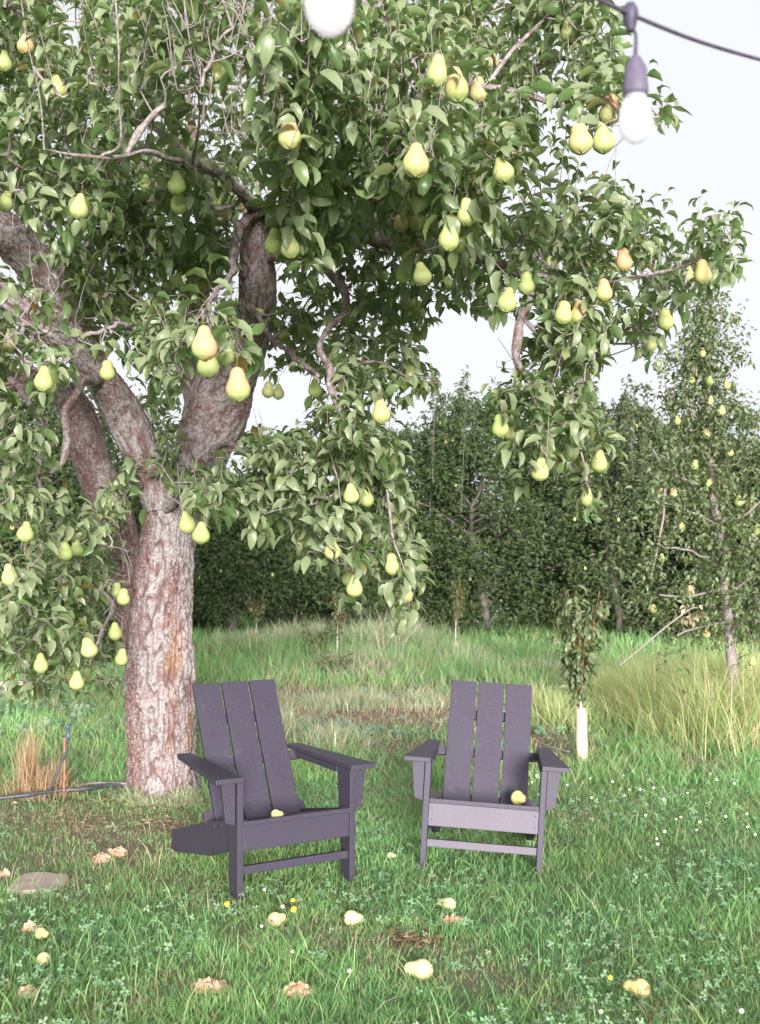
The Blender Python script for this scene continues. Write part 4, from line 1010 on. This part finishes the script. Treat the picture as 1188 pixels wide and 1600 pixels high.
    # three back slats
    d = np.array([0, byt - byb, bzt - bzb]); d /= np.linalg.norm(d); nrm = np.array([0, -d[2], d[1]])
    p0 = np.array([0, byb, bzb]) - d * .03; p1 = np.array([0, byt, bzt]); gap = .0125; sw = (Wb - 2 * gap) / 3
    for i in range(3):
        cx_ = -Wb / 2 + sw / 2 + i * (sw + gap)
        board('back_slat', (cx_, *(p0 - nrm * .011)[1:]), (cx_, *(p1 - nrm * .011)[1:]), (1, 0, 0), sw, nrm, .022, mat, t)
    # crossbars behind the back
    q = p0 + d * ((armz - .035 - p0[2]) / d[2]) - nrm * .036
    board('crossbar', (-Hh + .002, q[1] + .01, armz - .022), (Hh - .002, q[1] + .01, armz - .022), d, .045, nrm, .024, mat, t)
    q = p0 + d * .52 - nrm * .036; board('crossbar', (-Wb / 2 + .03, q[1], q[2]), (Wb / 2 - .03, q[1], q[2]), d, .05, nrm, .024, mat, t)
    q = p0 + d * .05 - nrm * .036; board('crossbar', (-W, q[1], q[2]), (W, q[1], q[2]), d, .06, nrm, .024, mat, t)
    return t, M
chL, ML = make_chair(-.363, 4.818, .013, .537, .014, -.002, 'darker slatted wooden garden chair turned to the right beside the big tree trunk', M_chair[0])
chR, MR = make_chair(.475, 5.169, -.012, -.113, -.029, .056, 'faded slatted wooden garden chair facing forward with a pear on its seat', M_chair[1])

# ------------------------------------------------------------------ fallen fruit
def flesh_mat():
    m, n, b, o = mat_new('rotting_pear'); tc = N(n, 'TexCoord').outputs['Object']; f = noise_n(n, 60, 5, tc, .65)
    n.links.new(ramp(n, f, [(.3, (.34, .15, .09)), (.45, (.74, .42, .27)), (.58, (.86, .62, .44)), (.75, (.90, .77, .58))]), b.inputs['Base Color'])
    b.inputs['Roughness'].default_value = .6; bump(n, b, f, .7, .01); return m
M_flesh = flesh_mat()
def fallen_mat(name, a, bcol, spots):
    m, n, b, o = mat_new(name); tc = N(n, 'TexCoord').outputs['Object']; f = noise_n(n, 30, 4, tc, .6)
    c = ramp(n, f, [(.3, a), (.7, bcol)]); s = noise_n(n, 22, 3, tc); c = mixc(n, ramp(n, s, [(spots, (0, 0, 0)), (spots + .07, (.9, .9, .9))]), c, (.36, .17, .08))
    n.links.new(c, b.inputs['Base Color']); b.inputs['Roughness'].default_value = .55; bump(n, b, f, .3, .006); return m
M_fallen = fallen_mat('fallen_pear_skin', (.66, .60, .26), (.80, .72, .42), .62); M_fallen2 = fallen_mat('bruised_pear_skin', (.70, .52, .18), (.82, .64, .30), .55)
M_fallen3 = fallen_mat('seat_pear_skin', (.62, .60, .18), (.74, .68, .30), .75)
def fallen(px, py, wpx, label, mat=0, az=None, loc=None, sink=.36, group=None, roll=0):
    V, Q = pear_verts(.15, .42, 22, 22, 5); p = G(px, py) if loc is None else np.array(loc); Y = p[1]; w_ = wpx * Y / F / 1.15
    q = V * w_; q = q * (1 + .05 * (noise(V * 5 + px, 3) - .5))[:, None]
    me = mesh_np('fallen_pear', q, [Q], [M_fallen, M_fallen2, M_fallen3][mat])
    zz = (lawn_h(p[0], p[1]) + .018 if loc is None else p[2])
    o = link('fallen_pear', me, None, (p[0], p[1], zz + w_ * (.5 - sink)))
    o.rotation_euler = (radians(86 + roll), 0, az if az is not None else rng.uniform(0, 6.28))
    tag(o, label, 'pear', group)
    V, Q, T = tube(catmull([(.005, 0, w_ * .82, .0022), (.006, 0, w_ * 1.0, .0018), (.01, 0, w_ * 1.12, .0022)], 3), 6); link('stem', mesh_np('stem', V, [Q, T], M_pstem), o)
GF = 'fallen pears in the grass'
fallen(430, 1446, 27, 'pale fallen pear in the grass nearest the foot of the left chair', 0, 2.2, group=GF)
fallen(549, 1443, 27, 'pale round fallen pear in the grass midway between the two chairs', 0, 1.2, group=GF)
fallen(702, 1421, 25, 'half-hidden fallen pear above the pinkish rotten one in front of the right chair', 0, 4.0, group=GF)
fallen(660, 1526, 38, 'largest pale fallen pear with a brown end, bottom centre of the lawn', 0, -1.9, group=GF)
fallen(1000, 1556, 36, 'orange-yellow torn fallen pear near the bottom right corner', 1, -2.2, group=GF)
fallen(68, 1510, 26, 'whitish round fallen pear near the left edge, above the flattened one', 0, .3, group=GF)
fallen(64, 1468, 21, 'small broken fallen pear left, below the pair of pale crumbs', 1, 1.0, group=GF)
fallen(610, 1340, 13, 'small green windfall pear lying between the chairs', 0, 1.0, group=GF)
# pears lying on the seats
from mathutils import Vector
pR = chR.matrix_world @ Vector((.165, .27, .288)); pL = chL.matrix_world @ Vector((-.035, .16, .288))
fallen(0, 0, 25, 'yellow pear lying on the seat of the faded right chair', 2, .4, loc=pR, sink=0)
fallen(0, 0, 17, 'little yellow pear just showing over the front edge of the left chair seat', 2, 1.3, loc=pL, sink=.05)
def rotten(px, py, wpx, hpx, label, n=26, size=.008):
    c = G(px, py); Y = c[1]; rx = wpx * Y / F * .68; ry = rx * .8; k, m = 44, 16; V = []
    for i in range(m):
        t = (i + .3) / m
        for j in range(k):
            a = 2 * pi * j / k; edge = 1 + .5 * (noise(np.array([cos(a) * 1.6, sin(a) * 1.6, px * 1.7]), 8) - .5) + .25 * (noise(np.array([cos(a) * 5, sin(a) * 5, px * 1.7]), 9) - .5)
            V.append((cos(a) * rx * t * edge, sin(a) * ry * t * edge, 0))
    V = np.array(V); tt = np.repeat((np.arange(m) + .3) / m, k)
    q = V * 95 + px; hgt = .028 * np.sqrt(np.clip(1 - tt ** 2, 0, 1)) * (.35 + 1.1 * noise(q, 4)) + .018 * (noise(q * 2.6, 5) - .5)
    V[:, 2] = hgt - .012 * tt ** 3 + lawn_h(c[0], c[1]) + .002
    V[:, :2] += (np.stack([noise(q * 1.3, 6), noise(q * 1.3, 7)], 1) - .5) * .018
    V = np.vstack([V, [[0, 0, V[:k, 2].mean()]]])
    Q = [(i * k + j, i * k + (j + 1) % k, (i + 1) * k + (j + 1) % k, (i + 1) * k + j) for i in range(m - 1) for j in range(k)]
    T = [(m * k, j, (j + 1) % k) for j in range(k)]
    tag(link('rotten_pear', mesh_np('rotten_pear', V, [np.array(Q), np.array(T)], M_flesh), None, (c[0], c[1], 0)), label, 'rotten pear', 'rotten pears in the grass')
rotten(184, 1330, 26, 14, 'upper lump of orange-pink rotten pear left of the left chair', 22, .014)
rotten(160, 1340, 26, 9, 'flatter crumbled rotten pear touching the lump left of the left chair', 16, .012)
rotten(712, 1440, 28, 10, 'pinkish rotten pear in the grass in front of the right chair', 18)
rotten(326, 1543, 44, 14, 'wide pinkish-brown rotten pear at the bottom, below the left chair', 30)
rotten(466, 1550, 40, 14, 'orange crumbled rotten pear at the bottom, right of the pinkish-brown one', 30)
rotten(46, 1452, 20, 9, 'pale crumbs of a rotten pear by the left edge', 10)
rotten(42, 1556, 26, 6, 'flattened pale yellow rotten pear in the bottom left corner', 12)
rotten(8, 1364, 16, 8, 'pink bit of rotten pear beside the flat stone at the left edge', 8)

# ------------------------------------------------------------------ stone, plank, pipe, sprinkler, bricks
M_stone = simple('flat_stone', (.44, .32, .28), (.56, .44, .40), 12, .9, .4, 6)
def flat_stone():
    c = G(60, 1380); Y = c[1]; k = 16; V = []
    for z, s in ((-.02, 1.0), (.028, 1.0), (.042, .93)):
        for j in range(k):
            a = 2 * pi * j / k; sx = 42 * Y / F; sy = .15
            r = 1 / max(abs(cos(a)), abs(sin(a))) ** .6 + .05 * sin(a * 3 + 1) + .03 * sin(a * 5)
            V.append((cos(a) * sx * r * s, sin(a) * sy * r * s, z - .022 + (.002 * sin(a * 4))))
    V.append((0, 0, .022)); Q = [(i * k + j, i * k + (j + 1) % k, (i + 1) * k + (j + 1) % k, (i + 1) * k + j) for i in range(2) for j in range(k)]
    T = [(2 * k + j, 2 * k + (j + 1) % k, 3 * k) for j in range(k)]
    tag(link('flat_stone', mesh_np('flat_stone', np.array(V), [np.array(Q), np.array(T)], M_stone, False), None, (c[0], c[1], lawn_h(c[0], c[1]))), 'flat pinkish-brown paving stone sunk in the grass at the left edge', 'stone')
flat_stone()
M_wood = simple('weathered_board', (.28, .22, .21), (.46, .39, .37), 6, .85, .4, 6, (1, 14, 14))
def planks():
    for i, (y_, z_, th, lab) in enumerate([(1086, .055, .05, 'upper weathered grey plank lying in the grass at the left edge'), (1094, .02, .04, 'lower weathered plank end half buried under the other at the left edge')]):
        a = G(-160, y_); b = G(66 - i * 22, y_); mid = (a + b) / 2; o = thing('plank', (mid[0], mid[1], .05), lab, 'plank', 'old planks in the grass at left')
        L = b[0] - a[0]; slab('board', [(-L / 2, -.06, z_), (L / 2, -.05, z_), (L / 2, .06, z_), (-L / 2, .07, z_)], [(-L / 2, -.06, z_ + th), (L / 2, -.05, z_ + th), (L / 2, .06, z_ + th), (-L / 2, .07, z_ + th)], M_wood, o, .004)
planks()
M_pipe = simple('black_pipe', (.035, .033, .04), (.10, .095, .11), 30, .5, .15, spec=.5)
M_red = simple('orange_stake_paint', (.36, .13, .09), (.46, .2, .14), 40, .6, .1)
M_head = simple('grey_blue_plastic', (.06, .08, .13), (.12, .15, .22), 40, .45, 0)
p = [(*(G(x, y) + [0, 0, dz]), .0125) for x, y, dz in [(-120, 1268, .02), (-20, 1257, .03), (40, 1254, .045), (90, 1248, .05), (135, 1245, .05), (165, 1238, .045), (200, 1232, .02)]]
V, Q, T = tube(resample(catmull(p, 8), .02), 12); c = G(60, 1252)
tag(link('irrigation_pipe', mesh_np('irrigation_pipe', V - c, [Q, T], M_pipe), None, c), 'black irrigation pipe lying in the grass between the left edge and the trunk', 'pipe')
def sprinkler():
    b = G(101, 1248); Y = b[1]; t = thing('sprinkler', b, 'black riser sprinkler tied to a thin orange stake left of the trunk', 'sprinkler')
    q = lambda x, y, dy=0: P(x, y, Y + dy) - b
    V, Q, T = tube(np.array([(*q(100, 1252), .0065), (*q(101, 1200), .0065), (*q(101, 1150), .006)]), 8); link('stake', mesh_np('stake', V, [Q, T], M_red), t)
    V, Q, T = tube(resample(catmull([(*q(72, 1246), .007), (*q(84, 1222, -.03), .007), (*q(97, 1190, -.03), .007), (*q(105, 1168, -.03), .007), (*q(107, 1148, -.03), .007)], 6), .01), 8); link('riser_tube', mesh_np('riser_tube', V, [Q, T], M_pipe), t)
    V, Q, T = tube(np.array([(*q(107, 1156, -.03), .011), (*q(107, 1150, -.03), .013), (*q(107, 1145, -.03), .011), (*q(106.5, 1144, -.03), .006), (*q(106.5, 1141, -.03), .006), (*q(106, 1140, -.03), .013), (*q(106, 1134, -.03), .014), (*q(106, 1131, -.03), .009)]), 14)
    link('spray_head', mesh_np('spray_head', V, [Q, T], M_head), t)
    for yy in (1150, 1186):
        V, Q, T = tube(np.array([(*q(97, yy, -.015), .007), (*q(110 if yy < 1160 else 101, yy, -.015), .007)]), 8); link('clip', mesh_np('clip', V, [Q, T], M_pipe), t)
sprinkler()
# fallen sticks
for pts, r, lab in [([(120, 1238), (150, 1233), (200, 1234)], .007, 'thin brown stick on the litter at the foot of the trunk'), ([(186, 1146), (200, 1144), (208, 1141)], .006, 'short pale stick in the grass beside the trunk'),
                    ([(842, 1168), (862, 1176), (890, 1183)], .008, 'thin fallen twig at the foot of the staked sapling')]:
    q = [(*(G(x, y) + [0, 0, .04]), r) for x, y in pts]; c = q[1][:3]; V, Q, T = tube(resample(catmull(q, 6), .02), 7)
    tag(link('stick', mesh_np('stick', V - np.array(c), [Q, T], M_twig), None, c), lab, 'stick')
# long bare fallen branch leaning on the tall grass at right
Yb = 8.7; q = [(*P(x, y, Yb), r) for x, y, r in [(968, 1040, .005), (1000, 1014, .006), (1040, 980, .007), (1078, 952, .006), (1090, 950, .004)]]; c = q[0][:3]
V, Q, T = tube(resample(catmull(q, 6), .03), 8)
bt = thing('dead_branch', (P(968, 1040, 8.7)[0], 8.7, 0), 'long bare grey branch slanting over the tall yellow grass at right', 'branch')
off = np.array(bt.location); link('limb', mesh_np('limb', V - off, [Q, T], M_twig), bt)
L, _ = make_leaves(np.array([P(1080 + rng.uniform(-12, 22), 955 + rng.uniform(-10, 12), Yb) for _ in range(9)]), np.zeros(9), size=(.05, .08), nl=(3, 5))
M_dead = leaf_mat('dead_leaf', (.50, .34, .22), (.62, .48, .34), (.6, .5, .4), (.4, .3, .2), .6)
emit_leaves(bt, L, M_dead, off, 60)

# ------------------------------------------------------------------ clover and dandelion flowers, stalks
M_petal = simple('clover_head', (.62, .58, .50), (.82, .80, .74), 200, .8, .4, spec=.2)
M_yellow = simple('yellow_petals', (.75, .52, .04), (.85, .66, .10), 100, .7, .2)
M_green = simple('flower_stalk', (.12, .24, .07), (.16, .30, .09), 30, .6, 0)
def flower_mesh(r, mat, nm):
    k = 10; V = []; nz = 7
    for a in range(nz):
        th = pi * (a + .5) / nz
        for j in range(k):
            ph = 2 * pi * j / k; rr = r * (1 + (.18 if (a + j) % 2 else -.12)); V.append((rr * sin(th) * cos(ph), rr * sin(th) * sin(ph), rr * cos(th) * .85))
    Q = [(a * k + j, a * k + (j + 1) % k, (a + 1) * k + (j + 1) % k, (a + 1) * k + j) for a in range(nz - 1) for j in range(k)]
    V.append((0, 0, r * .8)); T = [(j, (j + 1) % k, nz * k) for j in range(k)]
    return mesh_np(nm, np.array(V), [np.array(Q), np.array(T)], mat, False)
me_w = flower_mesh(.0072, M_petal, 'flower_head'); me_y = flower_mesh(.010, M_yellow, 'flower_head')
V, Q, T = tube(np.array([(0, 0, 0, .0012), (.003, 0, .03, .0011), (.0, 0, .062, .001)]), 5); me_s = mesh_np('stalk', V, [Q, T], M_green)
def flower(px, py, yellow):
    g = G(px, py + 12); z = lawn_h(g[0], g[1])
    t = thing('yellow_flower' if yellow else 'clover_flower', (g[0], g[1], z), 'small yellow flower in the short grass below the chairs' if yellow else 'small round white clover flower on a thin stalk in the lawn', 'flower',
              'yellow flowers in the lawn' if yellow else 'white clover flowers in the lawn', rot=(rng.uniform(-.2, .2), rng.uniform(-.2, .2), rng.uniform(0, 6)))
    link('stalk', me_s, t); h = link('flower_head', me_y if yellow else me_w, t, (0, 0, .055)); s = rng.uniform(.8, 1.25); h.scale = (s, s, s)
for x, y in [(1120,1218),(1149,1225),(985,1234),(1001,1235),(1024,1232),(978,1243),(1037,1249),(1012,1272),(1064,1275),(1054,1279),(1092,1283),(1089,1297),(1042,1299),(1027,1311),(1029,1319),(1134,1274),(1168,1290),(1180,1303),(1169,1271),
             (1108,1208),(1145,1209),(925,1217),(972,1212),(937,1592),(1154,1590),(417,1395),(445,1422),(413,1456),(461,1495),(840,1212),(833,1222),(846,1240),(886,1226),(922,1246),(858,1250),(1075,1240),(955,1222),(990,1205),(549,1527)]: flower(x, y, False)
for x, y in [(354, 1420), (464, 1427), (956, 1538), (457, 1414)]: flower(x, y, True)
# white-flowered weed at the far grass edge
def white_weed():
    b = G(775, 992); Y = b[1]; t = thing('white_flowering_weed', b, 'airy weed with tiny white flowers against the dark trees, right of centre', 'weed'); st = Acc(); fl = Acc()
    k = 6
    for i in range(44):
        e = P(775 + rng.normal(0, 18), 962 + rng.normal(0, 13), Y) + [0, rng.normal(0, .15), 0]; p = resample(np.array([(*b, .004), (*e, .003)]), .3); V, Q, T = tube(p, 3, False); st.add(V, Q, T)
        s = rng.uniform(.012, .024); fl.add(e + np.array([(s, 0, 0), (0, s, 0), (-s, 0, 0), (0, -s, 0), (0, 0, s), (0, 0, -s)]), None, np.array([(0, 1, 4), (1, 2, 4), (2, 3, 4), (3, 0, 4), (1, 0, 5), (2, 1, 5), (3, 2, 5), (0, 3, 5)]))
    tag(link('stems', st.mesh('stems', M_green, b), t), kind='stuff'); tag(link('flowers', fl.mesh('flowers', M_petal, b, False), t), kind='stuff')
white_weed()

# ------------------------------------------------------------------ string lights near the camera
M_cable = simple('cable_rubber', (.045, .035, .065), (.09, .075, .12), 80, .55, .1)
M_socket = simple('socket_rubber', (.09, .075, .12), (.14, .12, .17), 80, .6, .1)  # lighter than the cable: glare of the near flash put into the colour
def bulb_mat():
    m, n, b, o = mat_new('frosted_lit_glass'); b.inputs['Base Color'].default_value = (.80, .77, .80, 1); b.inputs['Roughness'].default_value = .12
    b.inputs['Transmission Weight'].default_value = .7; b.inputs['IOR'].default_value = 1.15
    b.inputs['Emission Color'].default_value = (1, .93, .9, 1); b.inputs['Emission Strength'].default_value = .02
    return m
def fil_mat():
    m, n, b, o = mat_new('glowing_filament'); b.inputs['Base Color'].default_value = (1, .9, .8, 1); b.inputs['Emission Color'].default_value = (1, .93, .85, 1); b.inputs['Emission Strength'].default_value = 3; return m
M_bulb, M_fil = bulb_mat(), fil_mat()
def string_lights():
    Y1, Y2 = 1.47, .96; b = P(985, 22, Y1); t = thing('string_lights', b, 'dark cable with two blurred lit bulbs hanging close to the camera at the top', 'string lights')
    pts = [(-500, -560, .55), (100, -365, .72), (515, -245, .96), (760, -95, 1.22), (985, 22, 1.47), (1188, 93, 1.75), (1500, 165, 2.3), (1900, 200, 3.2)]
    p = resample(catmull([(*(P(*q) - b), .0028) for q in pts], 12), .02); V, Q, T = tube(p, 10); link('cable', mesh_np('cable', V, [Q, T], M_cable), t)
    for (x, y, Y, dx, drop) in ((985, 22, Y1, 8, 72), (515, -245, Y2, 0, 70)):
        o = P(x, y, Y) - b; s = 1.0
        V, Q, T = tube(resample(catmull([(*(o + [0, 0, .014]), .006), (*(o + [0, 0, .004]), .011), (*(o - [0, 0, .008]), .010), (*(o - [-.001, 0, .024]), .005)], 5), .003), 12); j = link('junction', mesh_np('junction', V, [Q, T], M_cable), t)
        top = o + np.array([dx * Y / F, 0, -.055 if Y > 1 else -.05])
        V, Q, T = tube(resample(catmull([(*(o - [-.001, 0, .02]), .0026), (*(o * .5 + top * .5 + [.004, 0, 0]), .0024), (*(top + [0, 0, -.004]), .003)], 6), .004), 8); link('drop_cord', mesh_np('drop_cord', V, [Q, T], M_cable), t)
        prof = [(0, .004), (.004, .008), (.012, .0125), (.018, .0165), (.040, .0185), (.046, .0195), (.056, .019), (.0565, .016)]
        V, Q, T = tube(np.array([(*(top - [0, 0, z]), r * .9) for z, r in prof]), 24); link('socket', mesh_np('socket', V, [Q, T], M_socket), t)
        bp = [(.050, .0145), (.058, .0165), (.068, .0205), (.080, .0230), (.090, .0235), (.100, .0222), (.108, .0190), (.114, .0140), (.118, .008), (.1195, .002)]
        pp = resample(catmull([(*(top - [0, 0, z]), r * .94) for z, r in bp], 4), .002); V, Q, T = tube(pp, 28, True); g = link('bulb', mesh_np('bulb', V, [Q, T], M_bulb), t)
        fa = Acc()
        for k in range(4):
            a = k * pi / 2 + .4; V, Q, T = tube(np.array([(*(top + [cos(a) * .003, sin(a) * .003, -.060]), .0012), (*(top + [cos(a) * .0065, sin(a) * .0065, -.098]), .0012)]), 6); fa.add(V, Q, T)
        link('filament', fa.mesh('filament', M_fil), g)
string_lights()
